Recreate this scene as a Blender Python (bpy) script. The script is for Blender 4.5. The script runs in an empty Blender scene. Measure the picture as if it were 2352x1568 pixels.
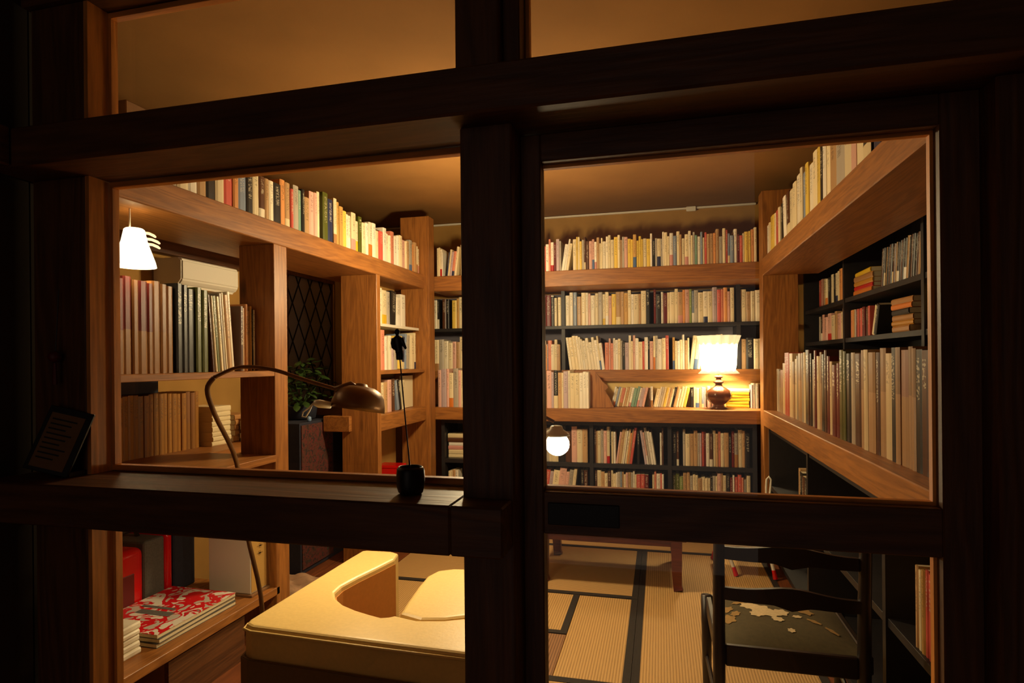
import bpy, bmesh, math, random
from mathutils import Vector, Matrix
random.seed(11)
S = bpy.context.scene
COL = S.collection

# ------------------------------------------------------------ camera
PSI, ROLL, EYE = math.radians(13.98), 0.0096, 1.40
cam = bpy.data.cameras.new('camera'); cam_o = bpy.data.objects.new('camera', cam); COL.objects.link(cam_o)
cam.sensor_width = 36; cam.sensor_fit = 'HORIZONTAL'; cam.lens = 1362.0/2352*36
cam.shift_y = 45/2352; cam.clip_start = .02; cam.clip_end = 60
_F = Vector((-math.sin(PSI), math.cos(PSI), 0)); _R0 = Vector((math.cos(PSI), math.sin(PSI), 0)); _U0 = Vector((0, 0, 1))
_R = _R0*math.cos(ROLL)-_U0*math.sin(ROLL); _U = _U0*math.cos(ROLL)+_R0*math.sin(ROLL)
cam_o.matrix_world = Matrix(((_R.x, _U.x, -_F.x, 0), (_R.y, _U.y, -_F.y, 0), (_R.z, _U.z, -_F.z, EYE), (0, 0, 0, 1)))
S.camera = cam_o
# ------------------------------------------------------------ world and exposure
w = bpy.data.worlds.new('world'); S.world = w; w.use_nodes = True
w.node_tree.nodes['Background'].inputs[0].default_value = (1.0, .78, .64, 1)
w.node_tree.nodes['Background'].inputs[1].default_value = .15
S.view_settings.view_transform = 'Standard'; S.view_settings.look = 'None'
S.view_settings.exposure = 0.1; S.view_settings.gamma = 1.0; S.view_settings.use_curve_mapping = False
WARM = (1.0, .785, .46)
P_HIDDEN, P_TABLE, P_GLOBE, P_GOOSE, P_LEFT = 385.0, 150.0, 46.0, 19.0, 1.2   # lamp powers in watts

# ------------------------------------------------------------ helpers
def lin(c):
    return tuple((v/12.92 if v <= .04045 else ((v+.055)/1.055)**2.4) for v in c)
def link(o): COL.objects.link(o); return o
def tag(o, label=None, cat=None, group=None, kind=None):
    if label: o['label'] = label
    if cat: o['category'] = cat
    if group: o['group'] = group
    if kind: o['kind'] = kind
    return o
def empty(name, loc, rz=0):
    o = bpy.data.objects.new(name, None); o.empty_display_size = .05; o.location = loc; o.rotation_euler = (0, 0, rz)
    return link(o)
class MB:
    def __init__(s): s.bm = bmesh.new()
    def box(s, x0, x1, y0, y1, z0, z1, bev=0, seg=1):
        x0, x1 = min(x0, x1), max(x0, x1); y0, y1 = min(y0, y1), max(y0, y1); z0, z1 = min(z0, z1), max(z0, z1)
        t = bmesh.new(); bmesh.ops.create_cube(t, size=1)
        for v in t.verts: v.co = Vector(((x0+x1)/2+v.co.x*(x1-x0), (y0+y1)/2+v.co.y*(y1-y0), (z0+z1)/2+v.co.z*(z1-z0)))
        if bev: bmesh.ops.bevel(t, geom=t.edges[:], offset=bev, segments=seg, affect='EDGES', profile=.5)
        return s._merge(t)
    def _merge(s, t):
        m = bpy.data.meshes.new('tmp'); t.to_mesh(m); t.free(); s.bm.from_mesh(m); bpy.data.meshes.remove(m); return s
    def prism(s, pts, z0, z1, bev=0, seg=2, topbev=None):
        t = bmesh.new(); vs = [t.verts.new((x, y, z0)) for x, y in pts]; f = t.faces.new(vs)
        r = bmesh.ops.extrude_face_region(t, geom=[f]); nv = [v for v in r['geom'] if isinstance(v, bmesh.types.BMVert)]
        for v in nv: v.co.z = z1
        bmesh.ops.recalc_face_normals(t, faces=t.faces[:])
        if topbev:
            ed = [e for e in t.edges if all(v.co.z > z1-1e-5 for v in e.verts)]
            bmesh.ops.bevel(t, geom=ed, offset=topbev, segments=seg, affect='EDGES', profile=.6)
        elif bev: bmesh.ops.bevel(t, geom=t.edges[:], offset=bev, segments=seg, affect='EDGES')
        return s._merge(t)
    def tube(s, pts, rad, n=8, caps=True):
        pts = [Vector(p) for p in pts]
        if not hasattr(rad, '__len__'): rad = [rad]*len(pts)
        rings = []; up = None
        for i, p in enumerate(pts):
            d = (pts[min(i+1, len(pts)-1)]-pts[max(i-1, 0)]).normalized()
            if up is None: up = d.orthogonal().normalized()
            else: up = (up-d*up.dot(d)); up = up.normalized() if up.length > 1e-6 else d.orthogonal().normalized()
            b = d.cross(up)
            rings.append([s.bm.verts.new(p+(up*math.cos(a)+b*math.sin(a))*rad[i]) for a in [2*math.pi*k/n for k in range(n)]])
        for a, b in zip(rings, rings[1:]):
            for k in range(n): s.bm.faces.new((a[k], a[(k+1) % n], b[(k+1) % n], b[k]))
        if caps: s.bm.faces.new(rings[0][::-1]); s.bm.faces.new(rings[-1])
        return s
    def lathe(s, prof, c=(0, 0, 0), n=24, wob=None, caps=True):
        rings = []
        for r, z in prof:
            ring = []
            for k in range(n):
                a = 2*math.pi*k/n; rr = r*(1 if not wob else wob(a, z))
                ring.append(s.bm.verts.new((c[0]+rr*math.cos(a), c[1]+rr*math.sin(a), c[2]+z)))
            rings.append(ring)
        for a, b in zip(rings, rings[1:]):
            for k in range(n): s.bm.faces.new((a[k], a[(k+1) % n], b[(k+1) % n], b[k]))
        if caps: s.bm.faces.new(rings[0][::-1]); s.bm.faces.new(rings[-1])
        return s
    def sphere(s, c, r, sub=2, sc=(1, 1, 1)):
        t = bmesh.new(); bmesh.ops.create_icosphere(t, subdivisions=sub, radius=1)
        for v in t.verts: v.co = Vector((c[0]+v.co.x*r*sc[0], c[1]+v.co.y*r*sc[1], c[2]+v.co.z*r*sc[2]))
        return s._merge(t)
    def xf(s, m):
        bmesh.ops.transform(s.bm, matrix=m, verts=s.bm.verts[:]); return s
    def build(s, name, mat, parent=None, smooth=False, origin='base'):
        bm = s.bm; bmesh.ops.recalc_face_normals(bm, faces=bm.faces[:])
        xs = [v.co.x for v in bm.verts]; ys = [v.co.y for v in bm.verts]; zs = [v.co.z for v in bm.verts]
        o0 = Vector(((min(xs)+max(xs))/2, (min(ys)+max(ys))/2, min(zs)))
        for v in bm.verts: v.co -= o0
        me = bpy.data.meshes.new(name); bm.to_mesh(me); bm.free()
        if smooth:
            for p in me.polygons: p.use_smooth = True
        for m in (mat if isinstance(mat, (list, tuple)) else [mat]): me.materials.append(m)
        o = link(bpy.data.objects.new(name, me)); o.location = o0
        if parent:
            o.parent = parent
            o.matrix_parent_inverse = Matrix.Identity(4)
            pm = Matrix.Identity(4); q = parent; chain = []
            while q: chain.append(q); q = q.parent
            for q in reversed(chain): pm = pm @ q.matrix_basis
            o.location = pm.inverted() @ o0
            o.rotation_euler = (pm.inverted().to_3x3()).to_euler()
        return o
def part(name, mat, parent, *boxes, bev=0, smooth=False):
    m = MB()
    for b in boxes: m.box(*b, bev=bev)
    return m.build(name, mat, parent, smooth)

# ------------------------------------------------------------ materials
def newmat(name):
    m = bpy.data.materials.new(name); m.use_nodes = True; nt = m.node_tree
    return m, nt, nt.nodes['Principled BSDF']
def N(nt, typ, **kw):
    n = nt.nodes.new(typ)
    for k, v in kw.items():
        if k.startswith('i_'): n.inputs[int(k[2:])].default_value = v
        else: setattr(n, k, v)
    return n
def L(nt, a, ao, b, bi): nt.links.new(a.outputs[ao], b.inputs[bi])
def ramp(nt, stops):
    r = nt.nodes.new('ShaderNodeValToRGB'); e = r.color_ramp.elements
    while len(e) < len(stops): e.new(.5)
    for q, (p, c) in zip(e, stops): q.position = p; q.color = (*c, 1)
    return r
def plain(name, col, rough=.6, metal=0, noise=.0, scale=20, spec=.5, bump=0):
    m, nt, b = newmat(name); c = lin(col)
    b.inputs['Roughness'].default_value = rough; b.inputs['Metallic'].default_value = metal
    b.inputs['Specular IOR Level'].default_value = spec
    tc = N(nt, 'ShaderNodeTexCoord'); nz = N(nt, 'ShaderNodeTexNoise'); nz.inputs['Scale'].default_value = scale; nz.inputs['Detail'].default_value = 5
    L(nt, tc, 'Object', nz, 'Vector')
    k = noise
    r = ramp(nt, [(.3, tuple(v*(1-k) for v in c)), (.7, tuple(min(1, v*(1+k)) for v in c))])
    L(nt, nz, 'Fac', r, 'Fac'); L(nt, r, 'Color', b, 'Base Color')
    if bump:
        bp = N(nt, 'ShaderNodeBump'); bp.inputs['Strength'].default_value = bump; bp.inputs['Distance'].default_value = .01
        L(nt, nz, 'Fac', bp, 'Height'); L(nt, bp, 'Normal', b, 'Normal')
    return m
def wood(name, dark, light, axis, rough=.45, knots=True, bump=.12):
    m, nt, b = newmat(name); d, l = lin(dark), lin(light)
    tc = N(nt, 'ShaderNodeTexCoord'); oi = N(nt, 'ShaderNodeObjectInfo')
    off = N(nt, 'ShaderNodeVectorMath', operation='SCALE'); cmb = N(nt, 'ShaderNodeCombineXYZ')
    for i in range(3): L(nt, oi, 'Random', cmb, i)
    L(nt, cmb, 0, off, 0); off.inputs['Scale'].default_value = 37.0
    add = N(nt, 'ShaderNodeVectorMath', operation='ADD'); L(nt, tc, 'Object', add, 0); L(nt, off, 0, add, 1)
    mp = N(nt, 'ShaderNodeMapping'); sc = [1, 1, 1]; sc['XYZ'.index(axis)] = .09; mp.inputs['Scale'].default_value = sc
    L(nt, add, 0, mp, 'Vector')
    n1 = N(nt, 'ShaderNodeTexNoise'); n1.inputs['Scale'].default_value = 9; n1.inputs['Detail'].default_value = 3; n1.inputs['Distortion'].default_value = .6
    n2 = N(nt, 'ShaderNodeTexNoise'); n2.inputs['Scale'].default_value = 120; n2.inputs['Detail'].default_value = 4
    L(nt, mp, 'Vector', n1, 'Vector'); L(nt, mp, 'Vector', n2, 'Vector')
    # growth rings: sine of the broad noise
    mu = N(nt, 'ShaderNodeMath', operation='MULTIPLY'); mu.inputs[1].default_value = 60; L(nt, n1, 'Fac', mu, 0)
    sn = N(nt, 'ShaderNodeMath', operation='SINE'); L(nt, mu, 0, sn, 0)
    ma = N(nt, 'ShaderNodeMath', operation='MULTIPLY_ADD'); ma.inputs[1].default_value = .10; ma.inputs[2].default_value = .32; L(nt, sn, 0, ma, 0)
    a2 = N(nt, 'ShaderNodeMath', operation='MULTIPLY_ADD'); a2.inputs[1].default_value = .5; L(nt, n2, 'Fac', a2, 0); L(nt, ma, 0, a2, 2)
    r = ramp(nt, [(.25, d), (.8, l)]); L(nt, a2, 0, r, 'Fac')
    last = r; lo = 'Color'
    if knots:
        vo = N(nt, 'ShaderNodeTexVoronoi'); vo.inputs['Scale'].default_value = 2.6
        mp2 = N(nt, 'ShaderNodeMapping'); s2 = [1.5, 1.5, 1.5]; s2['XYZ'.index(axis)] = .55; mp2.inputs['Scale'].default_value = s2
        L(nt, add, 0, mp2, 'Vector'); L(nt, mp2, 'Vector', vo, 'Vector')
        kr = ramp(nt, [(.0, (.25, .25, .25)), (.055, (.55, .5, .5)), (.1, (1, 1, 1))]); L(nt, vo, 'Distance', kr, 'Fac')
        mx = N(nt, 'ShaderNodeMix', data_type='RGBA', blend_type='MULTIPLY'); mx.inputs[0].default_value = 1
        L(nt, r, 'Color', mx, 6); L(nt, kr, 'Color', mx, 7); last = mx; lo = 2
    nt.links.new(last.outputs[lo], b.inputs['Base Color'])
    b.inputs['Roughness'].default_value = rough
    if bump:
        bp = N(nt, 'ShaderNodeBump'); bp.inputs['Strength'].default_value = bump; bp.inputs['Distance'].default_value = .004
        L(nt, a2, 0, bp, 'Height'); L(nt, bp, 'Normal', b, 'Normal')
    return m
def emit(name, col, st):
    m, nt, b = newmat(name); b.inputs['Base Color'].default_value = (.8, .75, .6, 1)
    b.inputs['Emission Color'].default_value = (*col, 1); b.inputs['Emission Strength'].default_value = st
    return m
M = {}
for a in 'XYZ':
    M['wood'+a] = wood('shelf_wood_'+a.lower(), (.43, .255, .105), (.68, .44, .205), a)
    M['dark'+a] = wood('frame_wood_'+a.lower(), (.24, .135, .075), (.46, .285, .155), a, rough=.5, knots=False, bump=.35)
    M['jamb'+a] = wood('jamb_wood_'+a.lower(), (.62, .37, .13), (.95, .62, .27), a, rough=.5, knots=False)  # frame wood lightened: lamplight painted into jambs, window frames and beads
M['black'] = plain('black_stained_board', (.13, .12, .13), .5, noise=.2, scale=30)
M['slate'] = plain('slate_back_panel', (.40, .38, .42), .8, noise=.1, scale=6)
M['plaster'] = plain('ochre_plaster', (.66, .50, .265), .95, noise=.1, scale=5, spec=.2, bump=.05)
M['ceiling'] = plain('ceiling_plaster', (.575, .41, .22), .95, noise=.08, scale=3, spec=.2)
M['panelcream'] = plain('lit_wall_cream', (.86, .74, .48), .8, noise=.06, scale=8)  # paler than the plaster, lamplight on the wall put into the colour
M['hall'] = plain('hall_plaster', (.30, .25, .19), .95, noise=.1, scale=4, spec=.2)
M['white'] = plain('white_paint', (.88, .85, .78), .5)
M['paper'] = plain('paper_pages', (.86, .80, .66), .9, noise=.06, scale=200, spec=.2)
M['iron'] = plain('black_iron', (.10, .085, .08), .45, noise=.2, scale=60)
M['brass'] = plain('antique_bronze', (.44, .31, .18), .42, metal=.6, noise=.2, scale=12)
M['whiteplastic'] = plain('white_plastic', (.90, .87, .80), .35)
M['red'] = plain('red_enamel', (.80, .05, .07), .2)
M['grey'] = plain('grey_felt', (.36, .34, .31), .9, noise=.15, scale=120)
M['maroon'] = plain('maroon_panel', (.38, .06, .06), .5)
M['navy'] = plain('navy_cloth', (.13, .14, .20), .8, noise=.2, scale=40)
M['leather'] = plain('cream_leather', (.86, .73, .45), .38, noise=.05, scale=90, bump=.05)
M['leatherbrown'] = plain('darker_brown_shell', (.40, .29, .15), .5, noise=.08, scale=60)  # darker brown for the lower outside of the armchair
M['innershade'] = plain('shaded_leather_tone', (.72, .47, .20), .45, noise=.06, scale=70)  # cream leather in shade, painted as a browner tone
M['seam'] = plain('leather_seam', (.62, .47, .24), .6)
M['table'] = wood('red_table_wood', (.24, .09, .06), (.44, .19, .12), 'X', rough=.3, knots=False)
M['chairwood'] = plain('ebony_chair_wood', (.13, .09, .075), .38, noise=.25, scale=30)
M['rail'] = plain('black_pull_plate', (.055, .05, .05), .4, metal=.4)
M['soil'] = plain('pot_soil', (.12, .09, .06), 1)
M['leaf'] = plain('leaf_green', (.17, .26, .08), .5, noise=.4, scale=15)
M['stem'] = plain('dark_red_stem', (.26, .09, .07), .5)
M['kraft'] = plain('kraft_brown', (.52, .37, .22), .85, noise=.08, scale=30)
M['rug'] = plain('brown_blanket', (.66, .52, .40), .95, noise=.15, scale=25)
M['floorwood'] = wood('floor_plank_wood', (.34, .17, .09), (.56, .32, .18), 'Y', rough=.35)
M['lead'] = plain('lead_came', (.10, .09, .085), .5, metal=.3)
M['gold'] = plain('brass_edge', (.78, .62, .34), .5, metal=.2)
M['ceramic'] = plain('brown_glazed_ceramic', (.36, .20, .12), .18, noise=.25, scale=9)
M['lampglow'] = emit('lit_fabric_shade', (1.0, .84, .52), 8.0)
M['lacelit'] = emit('lit_lace_trim', (1.0, .76, .40), 1.0)
M['bulb'] = emit('lit_bulb_glass', (1.0, .84, .56), 26.0)
M['paperlit'] = emit('lit_paper_shade', (1.0, .84, .55), 3.2)
def tatami_mat(name, col, dark, axis):
    m, nt, b = newmat(name); tc = N(nt, 'ShaderNodeTexCoord'); wv = N(nt, 'ShaderNodeTexWave', bands_direction=axis)
    wv.inputs['Scale'].default_value = 24; wv.inputs['Distortion'].default_value = .15; L(nt, tc, 'Object', wv, 'Vector')
    nz = N(nt, 'ShaderNodeTexNoise'); mp = N(nt, 'ShaderNodeMapping'); mp.inputs['Scale'].default_value = (300, 12, 1) if axis == 'X' else (12, 300, 1)
    L(nt, tc, 'Object', mp, 'Vector'); L(nt, mp, 'Vector', nz, 'Vector'); nz.inputs['Scale'].default_value = 1
    ad = N(nt, 'ShaderNodeMath', operation='MULTIPLY_ADD'); ad.inputs[1].default_value = .6; L(nt, nz, 'Fac', ad, 0); L(nt, wv, 'Fac', ad, 2)
    r = ramp(nt, [(.2, lin(dark)), (1.0, lin(col))]); L(nt, ad, 0, r, 'Fac'); L(nt, r, 'Color', b, 'Base Color')
    b.inputs['Roughness'].default_value = .6
    bp = N(nt, 'ShaderNodeBump'); bp.inputs['Strength'].default_value = .25; bp.inputs['Distance'].default_value = .003
    L(nt, wv, 'Fac', bp, 'Height'); L(nt, bp, 'Normal', b, 'Normal')
    return m
M['tatamiX'] = tatami_mat('tatami_rush_a', (.80, .64, .40), (.62, .47, .27), 'X')
M['tatamiY'] = tatami_mat('tatami_rush_b', (.76, .60, .38), (.60, .45, .26), 'Y')
M['tatamiB'] = tatami_mat('tatami_rush_brown', (.62, .45, .30), (.40, .27, .17), 'X')
M['heri'] = plain('dark_tatami_border', (.15, .12, .10), .8, noise=.2, scale=80)
def glass_mat():
    m, nt, b = newmat('window_glass'); nt.nodes.remove(b); out = nt.nodes['Material Output']
    tr = N(nt, 'ShaderNodeBsdfTransparent'); tr.inputs[0].default_value = (.97, .96, .93, 1)
    gl = N(nt, 'ShaderNodeBsdfGlossy'); gl.inputs['Roughness'].default_value = .0
    lw_ = N(nt, 'ShaderNodeLayerWeight'); pw = N(nt, 'ShaderNodeMath', operation='POWER'); pw.inputs[1].default_value = 5; L(nt, lw_, 'Facing', pw, 0)
    fr = N(nt, 'ShaderNodeMath', operation='MULTIPLY_ADD'); fr.inputs[1].default_value = .92; fr.inputs[2].default_value = .035; L(nt, pw, 0, fr, 0)
    mx = N(nt, 'ShaderNodeMixShader'); L(nt, fr, 0, mx, 0); L(nt, tr, 0, mx, 1); L(nt, gl, 0, mx, 2); L(nt, mx, 0, out, 'Surface'); return m
M['glass'] = glass_mat()
def pattern(name, cols, scale, typ='voronoi', rough=.5):
    m, nt, b = newmat(name); tc = N(nt, 'ShaderNodeTexCoord')
    nz = N(nt, 'ShaderNodeTexNoise'); nz.inputs['Scale'].default_value = scale; nz.inputs['Detail'].default_value = 2; nz.inputs['Distortion'].default_value = 1.2
    L(nt, tc, 'Object', nz, 'Vector')
    r = ramp(nt, [(p, lin(c)) for p, c in cols]); r.color_ramp.interpolation = 'CONSTANT' if typ == 'hard' else 'EASE'
    L(nt, nz, 'Fac', r, 'Fac'); L(nt, r, 'Color', b, 'Base Color'); b.inputs['Roughness'].default_value = rough; return m
M['magazine'] = pattern('printed_magazine_cover', [(0, (.75, .72, .66)), (.40, (.82, .10, .13)), (.52, (.88, .85, .78)), (.64, (.80, .08, .12)), (.72, (.55, .53, .48))], 11, 'hard', .35)
M['floral'] = pattern('mottled_floral_cloth', [(.30, (.13, .10, .09)), (.45, (.30, .17, .12)), (.55, (.38, .13, .11)), (.62, (.16, .11, .10)), (.75, (.24, .22, .16))], 26, 'soft', .9)
M['seatfabric'] = plain('olive_seat_cloth', (.31, .27, .16), .9, noise=.12, scale=60)
M['leafprint'] = plain('tan_leaf_print', (.60, .47, .26), .9, noise=.15, scale=90)
M['flowerprint'] = plain('cream_flower_print', (.82, .73, .56), .9, noise=.12, scale=90)

# ---- books: one cover material that reads colour, obi band and title print from mesh attributes
def cover_mat():
    m, nt, b = newmat('book_cover')
    at = N(nt, 'ShaderNodeAttribute', attribute_name='col'); bd = N(nt, 'ShaderNodeAttribute', attribute_name='band'); rn = N(nt, 'ShaderNodeAttribute', attribute_name='rnd')
    uv = N(nt, 'ShaderNodeUVMap', uv_map='spine'); sx = N(nt, 'ShaderNodeSeparateXYZ'); L(nt, uv, 0, sx, 0)
    sr = N(nt, 'ShaderNodeSeparateColor'); L(nt, rn, 'Color', sr, 0)
    def math_(op, a, bb, av=None, bv=None):
        n = N(nt, 'ShaderNodeMath', operation=op)
        if a is not None: nt.links.new(a, n.inputs[0])
        else: n.inputs[0].default_value = av
        if bb is not None: nt.links.new(bb, n.inputs[1])
        else: n.inputs[1].default_value = bv
        return n.outputs[0]
    U, V = sx.outputs[0], sx.outputs[1]
    m1 = math_('LESS_THAN', V, sr.outputs[0])                      # obi band below rnd.r
    mixb = N(nt, 'ShaderNodeMix', data_type='RGBA'); nt.links.new(m1, mixb.inputs[0]); L(nt, at, 'Color', mixb, 6); L(nt, bd, 'Color', mixb, 7)
    isS = math_('GREATER_THAN', U, None, bv=-.5)
    cu = math_('LESS_THAN', math_('ABSOLUTE', math_('SUBTRACT', U, None, bv=.5), None, bv=0), None, bv=.24)
    lo = math_('GREATER_THAN', V, sr.outputs[1]); hi = math_('LESS_THAN', V, None, bv=.93)
    cmb = N(nt, 'ShaderNodeCombineXYZ')
    nt.links.new(math_('MULTIPLY', U, None, bv=3.0), cmb.inputs[0]); nt.links.new(math_('MULTIPLY', V, None, bv=46.0), cmb.inputs[1]); nt.links.new(math_('MULTIPLY', sr.outputs[1], None, bv=777.0), cmb.inputs[2])
    nz = N(nt, 'ShaderNodeTexNoise'); nz.inputs['Scale'].default_value = 1.0; nz.inputs['Detail'].default_value = 2; L(nt, cmb, 0, nz, 'Vector')
    tx = math_('GREATER_THAN', nz.outputs['Fac'], None, bv=.53)
    k = math_('MULTIPLY', math_('MULTIPLY', math_('MULTIPLY', isS, cu), math_('MULTIPLY', lo, hi)), tx)
    k = math_('MULTIPLY', k, None, bv=.45)
    ink = N(nt, 'ShaderNodeMix', data_type='RGBA'); nt.links.new(sr.outputs[2], ink.inputs[0]); ink.inputs[6].default_value = (.03, .025, .02, 1); ink.inputs[7].default_value = (.75, .68, .5, 1)
    fin = N(nt, 'ShaderNodeMix', data_type='RGBA'); nt.links.new(k, fin.inputs[0]); L(nt, mixb, 2, fin, 6); L(nt, ink, 2, fin, 7)
    L(nt, fin, 2, b, 'Base Color'); b.inputs['Roughness'].default_value = .42; return m
M['cover'] = cover_mat()
BC = {'c': ('cream', (.88, .81, .64)), 'w': ('white', (.92, .90, .85)), 'y': ('yellow', (.86, .70, .16)), 'o': ('orange', (.82, .47, .18)),
      'r': ('red', (.72, .12, .10)), 'm': ('maroon', (.40, .08, .08)), 'p': ('pink', (.82, .58, .54)), 'g': ('green', (.36, .46, .16)),
      'b': ('blue', (.32, .42, .58)), 'n': ('navy', (.15, .18, .32)), 'k': ('black', (.11, .10, .10)), 't': ('tan', (.66, .47, .27)),
      'e': ('grey', (.60, .57, .53)), 'l': ('lavender', (.64, .55, .62)), 'd': ('brown', (.33, .19, .11)), 'q': ('teal', (.30, .52, .46)),
      'i': ('ivory', (.90, .86, .76)), 'a': ('amber', (.72, .50, .16)), 'v': ('olive', (.33, .35, .10)), 's': ('salmon', (.80, .38, .28))}
LIGHT = 'cwyopteilas'
def book_geo(w, d, h, soft):
    """verts/faces/uv of cover and pages; x thickness centred, spine at y=0, pages run to +y"""
    t = min(.0016 if soft else .003, w*.18); r = min(.004, w*.25)
    V, Fc, UV = [], [], []
    def add(vs, fs, uvs): 
        n = len(V); V.extend(vs); Fc.extend([tuple(i+n for i in f) for f in fs]); UV.extend(uvs)
    def bx(x0, x1, y0, y1, z0, z1):
        vs = [(x0, y0, z0), (x1, y0, z0), (x1, y1, z0), (x0, y1, z0), (x0, y0, z1), (x1, y0, z1), (x1, y1, z1), (x0, y1, z1)]
        fs = [(3, 2, 1, 0), (4, 5, 6, 7), (0, 1, 5, 4), (1, 2, 6, 5), (2, 3, 7, 6), (3, 0, 4, 7)]
        return vs, fs
    prof = [(-w/2, r+t), (-w/2, r), (-w/4, 0), (w/4, 0), (w/2, r), (w/2, r+t)]
    vs = [(x, y, 0) for x, y in prof]+[(x, y, h) for x, y in prof]
    fs, uvs = [], []
    for i in range(6):
        j = (i+1) % 6; fs.append((i, j, j+6, i+6))
        if i == 5: uvs.append([(-1, .99)]*4)
        else:
            u0, u1 = .5+prof[i][0]/w, .5+prof[j][0]/w; uvs.append([(u0, 0), (u1, 0), (u1, 1), (u0, 1)])
    fs += [(5, 4, 3, 2, 1, 0), (6, 7, 8, 9, 10, 11)]; uvs += [[(-1, .99)]*6]*2
    add(vs, fs, uvs)
    for x0 in (-w/2, w/2-t):
        vs, fs = bx(x0, x0+t, r+t, d, 0, h); add(vs, fs, [[(-1, .99)]*4]*6)
    q = .0008 if soft else .004
    pv, pf = bx(-w/2+t, w/2-t, r+t, d-q, q, h-q)
    return V, Fc, UV, pv, pf
def style(code):
    c = lin(tuple(v*.72+q*.28 for v, q in zip(BC[code][1], (.95, .90, .78))) if code not in 'kdvmn' else BC[code][1]); j = random.uniform(.9, 1.15); c = tuple(min(1, v*j) for v in c)
    bandv = random.choice([0, 0, 0, 0, 0, 0, random.uniform(.18, .38)])
    bc = lin(BC[random.choice('wcryobptn' if code in LIGHT else 'wcic')][1])
    return c, bc, (bandv, random.uniform(.35, .6), 0.0 if code in LIGHT else 1.0)
def set_attr(me, cols, bands, rnds):
    for nm, arr in (('col', cols), ('band', bands), ('rnd', rnds)):
        a = me.attributes.new(nm, 'FLOAT_COLOR', 'POINT'); a.data.foreach_set('color', [v for c in arr for v in (*c, 1.0)])
def big_style(code, name):
    if name == 'book': return None
    c, bc, rn = style(code); kk = .4 if name == 'bound_volume' else .62; c = (c[0]*kk*1.05, c[1]*kk*.92, c[2]*kk*.8); bc = tuple(v*.7 for v in bc)
    if name == 'bound_volume':
        j = random.uniform(.62, .82); c = tuple(v*j for v in lin({'t': (.60, .40, .22), 'm': (.46, .13, .11), 'a': (.70, .47, .17), 'g': (.16, .26, .14)}.get(code, BC[code][1])))
    if name == 'art_book' and code in 'tp': return tuple(v*.62 for v in c), lin((.60, .46, .32)), (.60, 1.0, 0)
    if name == 'bound_volume' and code in 'tmgd': return c, lin((.54, .36, .15)), (.46, 1.0, 1.0)
    return c, bc, (0, rn[1]+.15, rn[2])
NB = [0]
def ordn(n): return str(n)+('th' if 10 <= n % 100 <= 20 else {1: 'st', 2: 'nd', 3: 'rd'}.get(n % 10, 'th'))
STUFF = {'v': [], 'f': [], 'uv': [], 'mi': [], 'c': [], 'b': [], 'r': []}
def one_book(code, w, d, h, mat, label=None, group=None, parts=False, soft=True, cat='book', name='book', st=None):
    V, Fc, UV, pv, pf = book_geo(w, d, h, soft); c, bc, rn = st or style(code)
    if label is None:                                              # joins the uncounted rest
        n = len(STUFF['v']); V2 = V+pv
        STUFF['v'] += [tuple(mat @ Vector(v)) for v in V2]
        STUFF['f'] += [tuple(i+n for i in f) for f in Fc]+[tuple(i+n+len(V) for i in f) for f in pf]
        STUFF['uv'] += UV+[[(-1, .99)]*4]*6; STUFF['mi'] += [0]*len(Fc)+[1]*6
        STUFF['c'] += [c]*len(V2); STUFF['b'] += [bc]*len(V2); STUFF['r'] += [rn]*len(V2); return None
    NB[0] += 1
    me = bpy.data.meshes.new(name)
    if parts: me.from_pydata(V, [], Fc); U = UV
    else:
        me.from_pydata(V+pv, [], Fc+[tuple(i+len(V) for i in f) for f in pf]); U = UV+[[(-1, .99)]*4]*6
    uvl = me.uv_layers.new(name='spine'); uvl.data.foreach_set('uv', [x for f in U for p in f for x in p])
    nv = len(me.vertices); set_attr(me, [c]*nv, [bc]*nv, [rn]*nv)
    me.materials.append(M['cover'])
    if not parts:
        me.materials.append(M['paper'])
        for i in range(len(Fc), len(Fc)+6): me.polygons[i].material_index = 1
    o = link(bpy.data.objects.new(name, me)); o.matrix_world = mat; tag(o, label, cat, group)
    if parts:
        pm = bpy.data.meshes.new('pages'); pm.from_pydata(pv, [], pf); pm.materials.append(M['paper'])
        p = link(bpy.data.objects.new('pages', pm)); p.parent = o
    return o
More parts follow.
